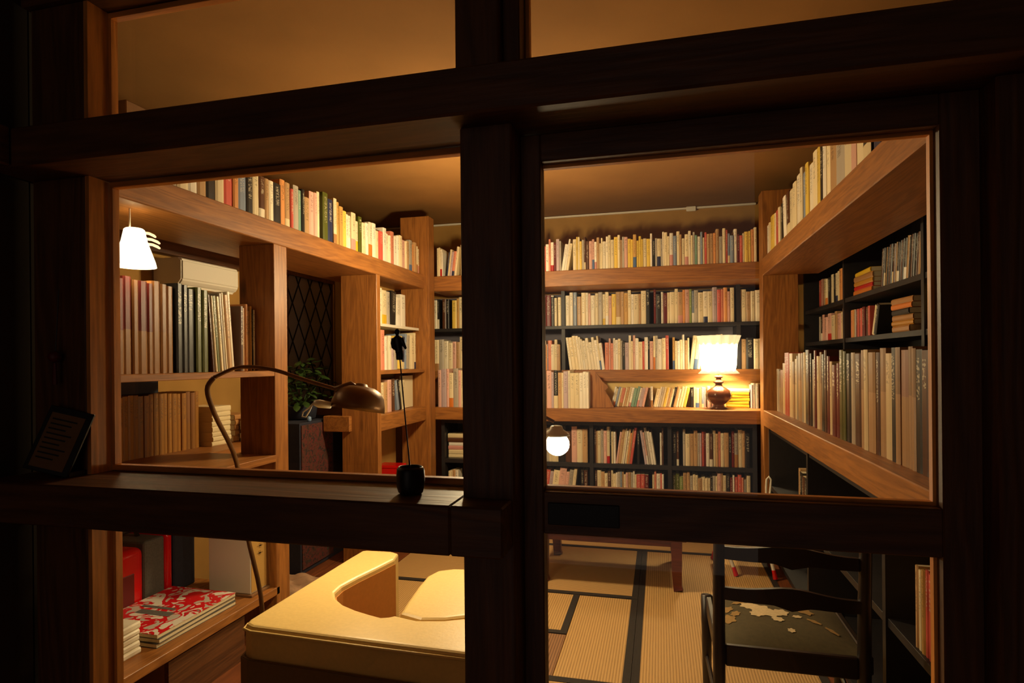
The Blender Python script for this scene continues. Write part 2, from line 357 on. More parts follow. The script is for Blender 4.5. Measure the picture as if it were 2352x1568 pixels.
def book_row(seq, start, length, face, z, hr, depth, where=None, anchor=None, group=None, parts=False, soft=.8, rev=False, ang=9, wvar=.45, hfun=None, noun='book', gap=.0006, name='book'):
    """seq: colour codes; '/' next books lean to +s, '\\\\' lean to -s, '.' upright, '|' gap. where=None puts them in the uncounted rest"""
    items, lean = [], 0
    for ch in seq:
        if ch == '/': lean = 1
        elif ch == '\\': lean = -1
        elif ch == '.':
            if lean == 1: items.append(('g', .22*math.sin(math.radians(ang))*(sum(hr)/2)/.22))
            lean = 0
        elif ch == '|': items.append(('g', .03))
        elif ch == '_': items.append(('g', .012))
        else:
            if lean == -1 and (not items or items[-1][0] != 'b' or items[-1][3] != -1): items.append(('g', math.sin(math.radians(ang))*(sum(hr)/2)))
            items.append(('b', ch, random.uniform(1-wvar, 1+wvar), lean))
    gaps = sum(i[1] for i in items if i[0] == 'g')
    tot = sum(i[2] for i in items if i[0] == 'b'); nb = sum(1 for i in items if i[0] == 'b')
    sc = (length-gaps-nb*gap)/tot; s = 0; k = 0
    for it in items:
        if it[0] == 'g': s += it[1]; continue
        _, code, wt, ln = it; a = math.radians(ang)*ln
        slot = wt*sc; wd = max(.004, slot*math.cos(a)); h = random.uniform(*hr) if not hfun else hfun(s/length)
        k += 1; cx = s+slot/2; dz = wd/2*abs(math.sin(a)); dep = min(depth, h*.72)*random.uniform(.94, 1.0); inn = random.uniform(0, .008)
        if ln: cx += -wd/2*(1-math.cos(a))*ln
        if face == 'back': loc = Vector((start[0]+cx, start[1]+inn, z+dz)); rz = 0
        elif face == 'left': loc = Vector((start[0]-inn, start[1]+cx, z+dz)); rz = math.pi/2
        else: loc = Vector((start[0]+inn, start[1]-cx, z+dz)); rz = -math.pi/2
        mat = Matrix.Translation(loc) @ Matrix.Rotation(rz, 4, 'Z') @ Matrix.Rotation(a, 4, 'Y')
        lab = None
        if where:
            idx = (nb-k+1) if rev else k
            th = 'thin ' if slot < sc*.72 else ('thick ' if slot > sc*1.32 else '')
            lab = f"{th}{BC[code][0]} {noun}, {ordn(idx)} from {anchor} {where}"
        one_book(code, wd, dep, h, mat, lab, group, parts, random.random() < soft, cat=name.replace('_', ' '), name=name, st=big_style(code, name))
        s += slot+gap
def flat_stack(codes, cx, cy, z, sx, sy, th, rz=0, label=None, group=None, spine='x+', jit=.01, anchor=None, parts=True):
    """books lying flat, one on the other, bottom one first. sx/sy: footprint"""
    zz = z
    for i, code in enumerate(codes):
        t = th*random.uniform(.8, 1.2)
        # book local: thickness x, depth y, height z  -> lay on its side
        yaw = rz+{'x+': math.pi/2, 'x-': -math.pi/2, 'y-': 0}[spine]+random.uniform(-.05, .05)
        d, h = (sx, sy) if spine != 'y-' else (sy, sx)
        m = Matrix.Translation((cx+random.uniform(-jit, jit), cy+random.uniform(-jit, jit), zz+t/2)) @ Matrix.Rotation(yaw, 4, 'Z') @ Matrix.Translation((-h/2, -d/2, 0)) @ Matrix.Rotation(math.pi/2, 4, 'Y')
        lab = None
        if label:
            n = len(codes); pos = 'bottom' if i == 0 else ('topmost' if i == n-1 else ordn(i+1)+' from the bottom')
            lab = f"{BC[code][0]} book, {pos} of {label}"
        one_book(code, t, d, h, m, lab, group, parts, True, st=(lin(BC[code][1]), lin(BC['c'][1]), (0, 1.0, 0)))
        zz += t+.0006
    return zz

# ============================================================ the setting
XL, XR, YB, ZC = -2.78, 1.46, 5.36, 2.72
fl = MB().box(XL-.1, XR+.1, -2.0, YB+.1, -.08, -.025).build('floor', M['floorwood']); tag(fl, 'wooden sub floor under the straw mats and planks', 'floor', kind='structure')
def plank(x0, x1, y0, y1): part('plank', M['floorwood'], fl, (x0+.001, x1-.001, y0, y1, -.025, -.004), bev=.002)
x = XL
while x < -1.80: plank(x, min(x+.14, -1.795), 1.06, YB); x += .14
x = .70
while x < XR-.01: plank(x, min(x+.13, XR), 1.06, YB); x += .13
x = XL
while x < XR-.01: plank(x, min(x+.14, XR), -2.0, 1.055); x += .14
def mat_(x0, x1, y0, y1, mk, borders):
    o = part('tatami_mat', M[mk], fl, (x0, x1, y0, y1, -.024, 0), bev=.003)
    for b in borders: part('border', M['heri'], o, (*b, -.004, .0025))
    return o
mat_(-.135, .70, 2.60, 4.44, 'tatamiX', [(-.135, -.100, 2.60, 4.44), (.665, .70, 2.60, 4.44)])
mat_(-.135, .70, 1.08, 2.595, 'tatamiX', [(-.135, -.100, 1.08, 2.595), (.665, .70, 1.08, 2.595)])
mat_(-.475, -.137, 2.60, 3.53, 'tatamiX', [(-.172, -.137, 2.60, 3.53)])
mat_(-1.79, -.137, 3.535, 4.44, 'tatamiY', [(-1.79, -.137, 3.535, 3.575), (-.172, -.137, 3.575, 4.44)])
mat_(-1.20, -.477, 3.01, 3.53, 'tatamiX', [(-.512, -.477, 3.045, 3.53), (-1.20, -.477, 3.01, 3.045)])
mat_(-1.20, -.477, 2.60, 3.005, 'tatamiB', [])
mat_(-1.79, -1.205, 2.60, 3.53, 'tatamiX', [])
mat_(-1.79, -.137, 1.08, 2.595, 'tatamiY', [(-1.79, -.137, 2.555, 2.595), (-.172, -.137, 1.08, 2.555)])
mat_(-1.79, .70, 4.445, 4.80, 'tatamiY', [(-1.79, .70, 4.445, 4.48)])

def struct(name, mat, label, cat, *boxes, bev=0):
    o = part(name, mat, None, *boxes, bev=bev); return tag(o, label, cat, kind='structure')
struct('ceiling', M['ceiling'], 'plain warm plaster ceiling above the book room', 'ceiling', (XL-.1, XR+.1, -2.0, YB+.1, ZC, ZC+.06))
struct('wall_back', M['plaster'], 'ochre plaster wall behind the long back shelves', 'wall', (XL-.1, XR+.1, YB, YB+.08, -.02, ZC))
struct('wall_left', M['plaster'], 'ochre plaster wall behind the left bookshelves', 'wall', (XL-.08, XL, 1.06, YB, -.02, ZC))
struct('wall_right', M['plaster'], 'ochre plaster wall behind the dark right bookcase', 'wall', (XR, XR+.08, 1.06, YB, -.02, ZC))
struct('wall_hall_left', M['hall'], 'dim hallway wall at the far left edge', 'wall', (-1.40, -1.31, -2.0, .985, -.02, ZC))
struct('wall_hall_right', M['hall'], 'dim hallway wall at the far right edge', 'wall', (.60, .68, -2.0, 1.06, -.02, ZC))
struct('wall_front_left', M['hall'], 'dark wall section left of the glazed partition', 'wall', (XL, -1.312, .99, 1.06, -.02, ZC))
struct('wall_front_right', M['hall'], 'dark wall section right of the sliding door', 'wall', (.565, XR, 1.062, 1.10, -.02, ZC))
# partition timbers
struct('trim_1', M['darkX'], 'thick dark lintel beam crossing above the panes', 'beam', (-1.31, .60, .90, 1.054, 1.795, 1.872), bev=.004)
struct('trim_2', M['darkZ'], 'dark centre post between window and sliding door', 'post', (-.324, -.234, .95, 1.054, 0, 1.795), bev=.003)
t3 = struct('trim_3', M['darkZ'], 'left window post with inner jamb coloured as lit', 'post', (-1.30, -1.1605, .985, 1.052, -.02, 1.795), bev=.003)
part('jamb', M['jambZ'], t3, (-1.160, -1.150, .986, 1.052, .0, 1.0915)); part('jamb', M['jambZ'], t3, (-1.160, -1.150, .986, 1.052, 1.1725, 1.7945))  # inner face split off so its colour can carry the room light
struct('trim_4', M['darkZ'], 'dark right post beside the sliding door', 'post', (.461, .60, .97, 1.06, -.02, 1.795), bev=.003)
struct('trim_5', M['darkX'], 'dark sill rail under the left window pane', 'sill', (-1.31, -.3245, .885, 1.054, 1.092, 1.172), (-.3245, -.238, .885, .949, 1.092, 1.172), bev=.003)
struct('trim_6', M['darkZ'], 'stepped mullion between the two upper transom panes', 'mullion', (-.334, -.258, .96, 1.054, 1.872, 2.16), (-.258, -.228, .99, 1.054, 1.872, 2.16), bev=.002)
t7 = struct('trim_7', M['darkZ'], 'left post of the upper transom pane', 'post', (-1.30, -1.1605, .985, 1.052, 1.872, 2.16), bev=.002)
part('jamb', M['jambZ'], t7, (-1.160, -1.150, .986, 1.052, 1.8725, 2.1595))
struct('trim_8', M['darkX'], 'dark head board above the transom panes', 'beam', (-1.31, .60, .97, 1.06, 2.16, ZC), bev=.003)
struct('trim_9', M['darkY'], 'dark side lintel running along the left hallway wall', 'beam', (-1.309, -1.24, -1.6, .898, 1.795, 1.872), bev=.003)
struct('trim_10', M['darkY'], 'dark rail along the right hallway wall', 'rail', (.545, .60, -1.6, .96, 1.06, 1.165), bev=.003)
struct('trim_11', M['darkX'], 'dark board closing the foot of the window wall', 'board', (-1.149, -.325, .99, 1.06, -.02, .12), bev=.003)
struct('trim_12', M['darkY'], 'dark board high on the left wall', 'board', (XL+.001, XL+.06, 1.9, 3.6, 2.03, 2.14), bev=.002)  # dark strip along the upper left wall
# windows
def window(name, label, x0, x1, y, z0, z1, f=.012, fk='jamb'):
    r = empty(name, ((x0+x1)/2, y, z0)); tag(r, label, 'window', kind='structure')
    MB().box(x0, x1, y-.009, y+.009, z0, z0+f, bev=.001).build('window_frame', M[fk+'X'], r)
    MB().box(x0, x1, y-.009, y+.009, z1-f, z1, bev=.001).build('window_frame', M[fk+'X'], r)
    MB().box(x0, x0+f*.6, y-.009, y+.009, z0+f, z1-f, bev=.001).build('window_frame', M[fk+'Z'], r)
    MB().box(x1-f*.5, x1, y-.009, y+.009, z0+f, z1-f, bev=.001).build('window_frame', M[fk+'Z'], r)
    MB().box(x0+f*.5, x1-f*.4, y-.002, y+.002, z0+f*.9, z1-f*.9).build('pane', M['glass'], r)
window('window_1', 'large fixed pane left of the centre post above the sill', -1.149, -.325, 1.042, 1.173, 1.794)
window('window_2', 'low fixed pane left of the centre post below the sill', -1.149, -.325, 1.042, .121, 1.091)
window('window_3', 'transom pane above the left window', -1.149, -.335, 1.042, 1.873, 2.159)
window('window_4', 'transom pane above the sliding door', -.227, .455, 1.042, 1.873, 2.159)
struct('trim_13', M['darkZ'], 'dark right post of the upper transom pane', 'post', (.456, .60, .985, 1.054, 1.873, 2.16), bev=.002)
# sliding door
d1 = empty('door_1', (.103, 1.03, 0)); tag(d1, 'glazed wooden sliding door with two panes right of centre post', 'door', kind='structure')
DX0, DX1, DY0, DY1 = -.2335, .4605, 1.012, 1.048
part('stile', M['darkZ'], d1, (DX0, -.198, DY0, DY1, .004, 1.794), bev=.002)
part('stile', M['darkZ'], d1, (.408, DX1, DY0, DY1, .004, 1.794), bev=.002)
part('top_rail', M['darkX'], d1, (-.198, .408, DY0, DY1, 1.746, 1.794), bev=.002)
part('middle_rail', M['darkX'], d1, (-.198, .408, DY0, DY1, 1.100, 1.173), bev=.002)
part('bottom_rail', M['darkX'], d1, (-.198, .408, DY0, DY1, .004, .16), bev=.002)
for z0, z1 in ((1.173, 1.746), (.16, 1.10)):
    p = part('pane', M['glass'], d1, (-.198, .408, 1.030, 1.033, z0, z1))
    part('bead', M['jambZ'], d1, (.403, .408, 1.034, 1.046, z0, z1)); part('bead', M['jambX'], d1, (-.198, .403, 1.034, 1.046, z0, z0+.006)); part('bead', M['jambX'], d1, (-.198, .403, 1.034, 1.046, z1-.006, z1))
hp = part('finger_pull', M['rail'], d1, (-.190, -.068, DY0-.003, DY0, 1.117, 1.155), bev=.001); hp['label'] = 'black recessed finger pull plate'

# ============================================================ built-in shelving
W = M
lb = empty('built_in_bookshelf', (-2.1, 2.9, 0)); tag(lb, 'reddish wood built in bookshelf along the left wall with thick top board', 'bookshelf', 'built in timber bookshelves')
part('top_board', W['woodY'], lb, (-2.36, -1.90, 1.11, 4.75, 2.010, 2.125), bev=.004)
part('upright', W['woodZ'], lb, (-2.106, -1.90, 2.635, 2.745, -.004, 2.010), bev=.003)
part('side_panel', W['woodZ'], lb, (-2.74, -1.90, 1.112, 1.15, -.004, 2.010))
part('shelf_board', W['woodY'], lb, (-2.40, -1.90, 1.15, 2.635, 1.335, 1.363), bev=.002)
part('shelf_board', W['woodY'], lb, (-2.74, -1.895, 1.15, 2.635, .900, .934), (-2.74, -2.29, 2.635, 3.30, .900, .934), bev=.002)
part('shelf_board', W['woodY'], lb, (-2.74, -1.90, 1.15, 2.66, .222, .260), bev=.002)
part('side_panel', W['woodZ'], lb, (-2.165, -1.89, 3.745, 3.80, -.004, 2.010), bev=.003)
part('back_panel', W['plaster'], lb, (-2.19, -2.168, 3.80, 4.62, .46, 2.010))
part('shelf_board', W['white'], lb, (-2.165, -1.95, 3.80, 4.62, 1.662, 1.682))
part('shelf_board', W['woodY'], lb, (-2.165, -1.90, 3.80, 4.62, 1.315, 1.343), bev=.002)
part('shelf_board', W['woodY'], lb, (-2.165, -1.95, 3.80, 4.62, .465, .497), bev=.002)
part('counter_board', W['woodY'], lb, (-2.295, -1.895, 3.801, 4.75, .915, 1.028), (-2.295, -2.09, 3.715, 3.801, .918, 1.027), bev=.004)
part('corner_post', W['woodZ'], lb, (-2.111, -1.857, 4.622, 4.745, -.004, 2.615), bev=.003)

bb = empty('built_in_bookshelf', (-.5, 5.0, 0)); tag(bb, 'reddish wood built in bookshelf across the back wall with counter', 'bookshelf', 'built in timber bookshelves')
part('top_board', W['woodX'], bb, (-1.895, .955, 4.752, 5.24, 2.000, 2.128), bev=.004)
part('counter_board', W['woodX'], bb, (-1.893, .955, 4.752, YB-.005, .907, 1.011), bev=.004)
part('shelf_board', W['woodX'], bb, (-2.10, .95, 5.06, YB-.005, 1.222, 1.318), bev=.003)
part('shelf_board', M['black'], bb, (-2.10, .95, 5.07, YB-.02, 1.672, 1.700), bev=.002)
part('lit_wall_panel', M['panelcream'], bb, (-2.10, .95, 5.105, 5.12, 1.011, 1.222))  # pale panel added in place of the brightly lit wall
part('back_panel', M['slate'], bb, (-2.10, .95, YB-.02, YB-.006, 1.318, 2.0))
for xx in (-1.52, -.82, .605): part('upright', M['black'], bb, (xx, xx+.03, 5.075, YB-.02, 1.318, 1.672)); part('upright', M['black'], bb, (xx, xx+.03, 5.075, YB-.02, 1.70, 2.0))
br = MB()
br.prism([(-.555, 1.318), (-.520, 1.318), (-.455, 1.225), (-.415, 1.190), (-.410, 1.172), (-.436, 1.150), (-.400, 1.090), (-.366, 1.012), (-.555, 1.012)], 4.885, 4.915, bev=.003)
br.xf(Matrix(((1, 0, 0, 0), (0, 0, 1, 0), (0, 1, 0, 0), (0, 0, 0, 1))))
tag(br.build('wooden_bracket', W['woodZ']), 'notched triangular wooden bracket standing on the back counter', 'bracket')

rb = empty('built_in_bookshelf', (.9, 3.0, 0)); tag(rb, 'reddish wood built in bookshelf along the right wall with deep top board', 'bookshelf', 'built in timber bookshelves')
part('top_board', W['woodY'], rb, (.725, 1.10, 1.11, 4.60, 2.000, 2.124), bev=.004)
part('counter_board', W['woodY'], rb, (.725, 1.15, 1.11, 4.60, .915, 1.028), bev=.004)
part('corner_post', W['woodZ'], rb, (.727, .965, 4.602, 4.745, -.004, 2.615), bev=.003)
part('end_panel', W['woodZ'], rb, (.727, 1.15, 1.112, 1.15, -.004, .915)); part('end_panel', W['woodZ'], rb, (.727, 1.10, 1.112, 1.15, 1.028, 2.0))

bc1 = empty('black_bookcase', (-.6, 5.0, 0)); tag(bc1, 'black stained bookcase under the back counter', 'bookcase', 'black bookcases')
for z0 in (.02, .262, .528, .870): part('shelf_board', M['black'], bc1, (-1.84, .715, 4.84, 5.18, z0, z0+.034), bev=.001)
for xx in (-1.84, -1.20, -.56, .055, .685): part('upright', M['black'], bc1, (xx, xx+.03, 4.835, 5.18, -.004, .905))
part('back_panel', M['black'], bc1, (-1.84, .715, 5.182, 5.2, .0, .90))
bc2 = empty('black_bookcase', (1.25, 3.5, 1.03)); tag(bc2, 'tall black bookcase set back above the right counter', 'bookcase', 'black bookcases')
for z0, y0 in ((1.030, 1.9), (1.498, 1.9), (1.752, 1.9), (2.24, 1.9)): part('shelf_board', M['black'], bc2, (1.155, 1.44, y0, 5.3, z0, z0+.028), bev=.001)
for yy in (1.9, 3.02, 4.20, 5.27): part('upright', M['black'], bc2, (1.15, 1.44, yy, yy+.03, 1.030, 2.30))
part('back_panel', M['black'], bc2, (1.442, 1.456, 1.9, 5.3, 1.03, 2.3))
bc3 = empty('black_bookcase', (.92, 3.0, 0)); tag(bc3, 'low black bookcase under the right counter', 'bookcase', 'black bookcases')
for z0 in (.03, .47): part('shelf_board', M['black'], bc3, (.757, 1.10, 1.16, 4.55, z0, z0+.03), bev=.001)
part('shelf_board', M['black'], bc3, (.757, 1.10, 1.16, 4.55, .88, .912), bev=.001)
for yy in (1.16, 2.30, 3.40, 4.52): part('upright', M['black'], bc3, (.750, 1.10, yy, yy+.03, -.004, .912))
part('back_panel', M['black'], bc3, (1.102, 1.116, 1.16, 4.55, 0, .912))

# ============================================================ lamps
def lamp_light(name, loc, power, parent, size=.03, spot=None, col=WARM):
    d = bpy.data.lights.new(name, 'SPOT' if spot else 'POINT'); d.energy = power; d.color = col; d.shadow_soft_size = size
    if spot: d.spot_size = math.radians(spot); d.spot_blend = .6
    o = link(bpy.data.objects.new(name, d)); o.parent = parent
    o.location = Vector(loc)-parent.location
    return o
# hanging globe lamp of the room
hl = empty('pendant_lamp', (-.985, 3.40, 1.88)); tag(hl, 'round paper pendant lamp hanging mid room behind the centre post', 'lamp')
MB().tube([(-.985, 3.40, 2.0), (-.985, 3.40, ZC-.02)], .004, 6).build('cord', M['iron'], hl)
MB().lathe([(.001, 0), (.05, 0), (.05, -.02), (.001, -.02)], (-.985, 3.40, ZC), 16).build('ceiling_rose', M['whiteplastic'], hl)
MB().lathe([(.022, .0), (.03, .02), (.03, .06), (.008, .08)], (-.985, 3.40, 1.955), 14).build('socket', M['brass'], hl)
MB().sphere((-.985, 3.40, 1.905), .062, 3).build('bulb', M['bulb'], hl, smooth=True)
lamp_light('pendant_light', (-.985, 3.40, 1.905), P_HIDDEN, hl, .07)
# table lamp with ruffled shade
LX, LY, LZ = .447, 4.900, 1.011
tl = empty('table_lamp', (LX, LY, LZ)); tag(tl, 'lit table lamp with ruffled shade and bulbous brown base on back counter', 'lamp')
MB().lathe([(.060, 0), (.066, .006), (.062, .014), (.045, .02), (.040, .034), (.070, .055), (.094, .085), (.098, .110), (.086, .140), (.052, .166), (.030, .178), (.026, .196), (.040, .204), (.038, .214), (.022, .222), (.020, .240), (.034, .246), (.032, .256), (.012, .262)], (LX, LY, LZ), 32,
           wob=lambda a, z: 1+(.035*math.cos(10*a) if .05 < z < .15 else 0)).build('base', M['ceramic'], tl, smooth=True)
MB().tube([(LX, LY, LZ+.26), (LX, LY, LZ+.36)], .006, 8).build('stem', M['brass'], tl)
fl_ = lambda a, z: 1+.035*math.cos(22*a)
MB().lathe([(.122, .300), (.130, .34), (.134, .42), (.138, .505)], (LX, LY, LZ), 132, wob=fl_, caps=False).build('shade', M['lampglow'], tl, smooth=True)
def ruffle(r0, r1, z0, z1, amp): return MB().lathe([(r0, z0), ((r0+r1)/2, (z0+z1)/2), (r1, z1), (r1-.003, z1), ((r0+r1)/2-.003, (z0+z1)/2), (r0-.003, z0)], (LX, LY, LZ), 120, wob=lambda a, z: 1+amp*math.cos(15*a+z*20)+amp*.5*math.cos(7*a), caps=False)
ruffle(.124, .150, .302, .276, .045).build('lower_ruffle', M['lacelit'], tl, smooth=True)
ruffle(.138, .158, .500, .572, .06).build('upper_ruffle', M['lacelit'], tl, smooth=True)
MB().lathe([(.001, .532), (.06, .530), (.11, .522), (.137, .506)], (LX, LY, LZ), 60, wob=lambda a, z: 1+.04*math.cos(13*a), caps=False).build('added_lace_cover', M['lacelit'], tl, smooth=True)  # disc added across the shade top to cut the light going up
MB().sphere((LX, LY, LZ+.40), .034, 2, (1, 1, 1.25)).build('bulb', M['bulb'], tl, smooth=True)
lamp_light('table_lamp_light', (LX, LY, LZ+.40), P_TABLE*.4, tl, .05)
# globe floor lamp behind the post
GX, GY, GZ = -.392, 2.30, 1.072
g = empty('globe_floor_lamp', (-.58, 2.30, .003)); tag(g, 'lit globe bulb of a floor lamp standing behind the centre post', 'lamp')
MB().lathe([(.11, 0), (.112, .012), (.03, .022), (.008, .03)], (-.58, 2.30, .003), 24).build('base', M['iron'], g)
MB().tube([(-.58, 2.30, .02), (-.58, 2.30, 1.10), (-.575, 2.30, 1.15), (-.55, 2.30, 1.178), (-.50, 2.30, 1.185), (-.44, 2.30, 1.178), (-.405, 2.30, 1.160)], .007, 8).build('pole', M['brass'], g)
MB().lathe([(.012, .062), (.022, .060), (.027, .046), (.046, .034), (.052, .022), (.050, .022), (.044, .031), (.024, .042), (.010, .044)], (GX-.004, GY, GZ+.012), 24).build('socket', M['whiteplastic'], g, smooth=True)  # socket flared into a cap, shaped to block light upward
MB().sphere((GX, GY, GZ), .047, 3, (1, 1, .95)).build('bulb', M['bulb'], g, smooth=True)
lamp_light('globe_light', (GX, GY, GZ), P_GLOBE, g, .05).location.z -= .0
# gooseneck floor lamp
gp = [(-1.62, 2.10, .02), (-1.53, 2.03, .42), (-1.535, 1.95, .76), (-1.545, 1.91, 1.03), (-1.545, 1.80, 1.22), (-1.545, 1.765, 1.31), (-1.53, 1.78, 1.352), (-1.49, 1.83, 1.382), (-1.44, 1.865, 1.388), (-1.36, 1.89, 1.375), (-1.28, 1.92, 1.345), (-1.22, 1.95, 1.322), (-1.165, 1.98, 1.302)]
gl = empty('gooseneck_floor_lamp', (-1.62, 2.10, -.004)); tag(gl, 'bronze gooseneck floor lamp with bowl shade over the cream armchair', 'lamp')
MB().lathe([(.12, 0), (.122, .014), (.05, .022), (.012, .032)], (-1.62, 2.10, -.004), 24).build('base', M['brass'], gl)
def smooth_path(pts, n=5):
    out = []
    P = [Vector(q) for q in pts]
    for i in range(len(P)-1):
        p0, p1, p2, p3 = P[max(i-1, 0)], P[i], P[i+1], P[min(i+2, len(P)-1)]
        for k in range(n):
            t = k/n; out.append(.5*((2*p1)+(p2-p0)*t+(2*p0-5*p1+4*p2-p3)*t*t+(3*p1-p0-3*p2+p3)*t**3))
    return out+[P[-1]]
MB().tube(smooth_path(gp[:7]), .0085, 10).build('pole', M['brass'], gl, smooth=True)
MB().tube(smooth_path(gp[6:]), .007, 10).build('gooseneck_arm', M['brass'], gl, smooth=True)
SC = Vector((-1.095, 2.02, 1.262))
shade = MB().lathe([(.012, .060), (.020, .058), (.024, .050), (.050, .047), (.074, .034), (.090, .012), (.098, -.016), (.101, -.040), (.098, -.040), (.094, -.014), (.085, .010), (.070, .029), (.045, .042), (.012, .045)], (0, 0, 0), 32)
shade.xf(Matrix.Translation(SC) @ Matrix.Rotation(math.radians(7), 4, 'Y') @ Matrix.Rotation(math.radians(-8), 4, 'X'))
shade.build('lamp_shade', M['brass'], gl, smooth=True)
MB().tube([(-1.172, 1.975, 1.300), (-1.12, 2.005, 1.318), (-1.10, 2.02, 1.30)], [.012, .014, .012], 10).build('socket', M['brass'], gl, smooth=True)
MB().tube([(-1.165, 1.94, 1.245), (-1.205, 1.925, 1.252), (-1.222, 1.92, 1.256)], [.012, .015, .010], 10).build('switch_plug', M['whiteplastic'], gl, smooth=True)
MB().tube([(-1.222, 1.92, 1.256), (-1.236, 1.915, 1.240), (-1.258, 1.905, 1.222), (-1.262, 1.905, 1.206), (-1.250, 1.91, 1.204), (-1.238, 1.914, 1.225), (-1.228, 1.918, 1.248)], .0028, 6).build('switch_loop', M['whiteplastic'], gl, smooth=True)
MB().sphere((SC.x+.002, SC.y+.002, SC.z-.004), .030, 2).build('bulb', M['bulb'], gl, smooth=True)
lamp_light('gooseneck_light', (SC.x-.002, SC.y+.005, SC.z-.050), P_GOOSE, gl, .03, spot=150)
# small pendant under the left top board
px_, py_ = -2.0, 1.905
pl = empty('hanging_lamp', (px_, py_, 1.785)); tag(pl, 'small white cone lamp with cut paper fringe hanging under left shelf', 'lamp')
MB().tube([(px_, py_-.02, 1.925), (px_, py_-.02, 2.009)], .003, 6).build('cord', M['whiteplastic'], pl)
MB().lathe([(.076, 0), (.072, .02), (.045, .10), (.036, .145), (.030, .150)], (px_, py_, 1.785), 24, caps=False).build('shade', M['paperlit'], pl, smooth=True)
for k, (dy, dz, ln) in enumerate(((.035, .140, .055), (.045, .118, .065), (.050, .098, .060))):
    MB().tube([(px_+.01, py_+dy, 1.785+dz), (px_+.012, py_+dy+ln*.4, 1.787+dz), (px_+.012, py_+dy+ln*.8, 1.785+dz-.002), (px_+.012, py_+dy+ln, 1.778+dz)], [.006, .006, .006, .004], 6).build('paper_strip', M['lacelit'], pl, smooth=True)
MB().sphere((px_, py_, 1.84), .024, 2).build('bulb', M['bulb'], pl, smooth=True)
lamp_light('hanging_light', (px_, py_, 1.83), P_LEFT, pl, .03)

# ============================================================ furniture
# cream armchair seen from behind
ac = empty('armchair', (-.82, 1.85, 0)); tag(ac, 'cream leather low armchair with flat wide rim, its back to the window', 'armchair')
inner = [(-1.030, 2.170), (-1.052, 2.06), (-1.075, 1.96), (-1.089, 1.87), (-1.082, 1.815), (-1.050, 1.768), (-1.000, 1.728), (-.940, 1.700), (-.880, 1.680), (-.835, 1.668), (-.815, 1.676), (-.80, 1.690), (-.72, 1.672), (-.64, 1.690), (-.55, 1.735), (-.47, 1.80)]
outer = [(-.40, 1.84), (-.395, 1.80), (-.40, 1.535), (-.425, 1.505), (-.80, 1.512), (-1.185, 1.522), (-1.215, 1.535), (-1.224, 1.565), (-1.212, 2.15), (-1.208, 2.235), (-1.190, 2.250), (-1.08, 2.256), (-1.045, 2.240)]
MB().prism(inner+outer, .05, .62, topbev=.016, seg=4).build('shell_cushion', M['leather'], ac, smooth=False)
MB().prism([(-.405, 1.49), (-.80, 1.499), (-1.19, 1.509), (-1.226, 1.524), (-1.237, 1.562), (-1.224, 2.19), (-1.2155, 2.19), (-1.2285, 1.566), (-1.218, 1.532), (-1.187, 1.5185), (-.80, 1.5085), (-.405, 1.4995)], .04, .525, bev=.002).build('back_panel', M['leatherbrown'], ac)  # darker brown shell round the lower back and left side
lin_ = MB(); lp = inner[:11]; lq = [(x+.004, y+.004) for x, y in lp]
lin_.prism([(x+.0005, y+.0005) for x, y in lp]+lq[::-1], .06, .598).build('inner_shade_strip', M['innershade'], ac)  # thin strip that paints the shade on the hollow's inner wall
MB().prism([(-.800, 1.72), (-.72, 1.695), (-.645, 1.712), (-.56, 1.757), (-.48, 1.822), (-.41, 1.86), (-.415, 2.06), (-.45, 2.12), (-.52, 2.15), (-.68, 2.155), (-.77, 2.145), (-.825, 2.11), (-.842, 2.05), (-.835, 1.95), (-.815, 1.80)], .10, .612, topbev=.022, seg=4).build('arm_cushion', M['leather'], ac)
MB().tube([(-1.226, 1.56, .606), (-1.216, 1.528, .606), (-1.185, 1.516, .606), (-.80, 1.506, .606), (-.425, 1.499, .606)], .0045, 6).build('piping', M['leather'], ac, smooth=True)
for sx, sy in ((-1.16, 1.58), (-.48, 1.57), (-1.14, 2.16), (-.50, 2.06)): MB().lathe([(.025, 0), (.03, .05)], (sx, sy, .001), 12).build('foot', M['iron'], ac)
# low table
tb = empty('low_table', (-.34, 4.0, 0)); tag(tb, 'low red brown wooden table on the tatami', 'table')
part('tabletop', M['table'], tb, (-.82, .15, 3.70, 4.30, .300, .342), bev=.006)
for sx in (-.76, .062):
    for sy in (3.705, 4.22):
        MB().tube([(sx+.027, sy+.03, .302), (sx+.027, sy+.03, .12), (sx+.03, sy+.027, .03), (sx+.036, sy+.022, .003)], [.046, .042, .036, .040], 4).build('leg', M['table'], tb)
part('apron', M['table'], tb, (-.75, .10, 3.725, 3.745, .262, .300)); part('apron', M['table'], tb, (-.75, .10, 4.255, 4.275, .262, .300))
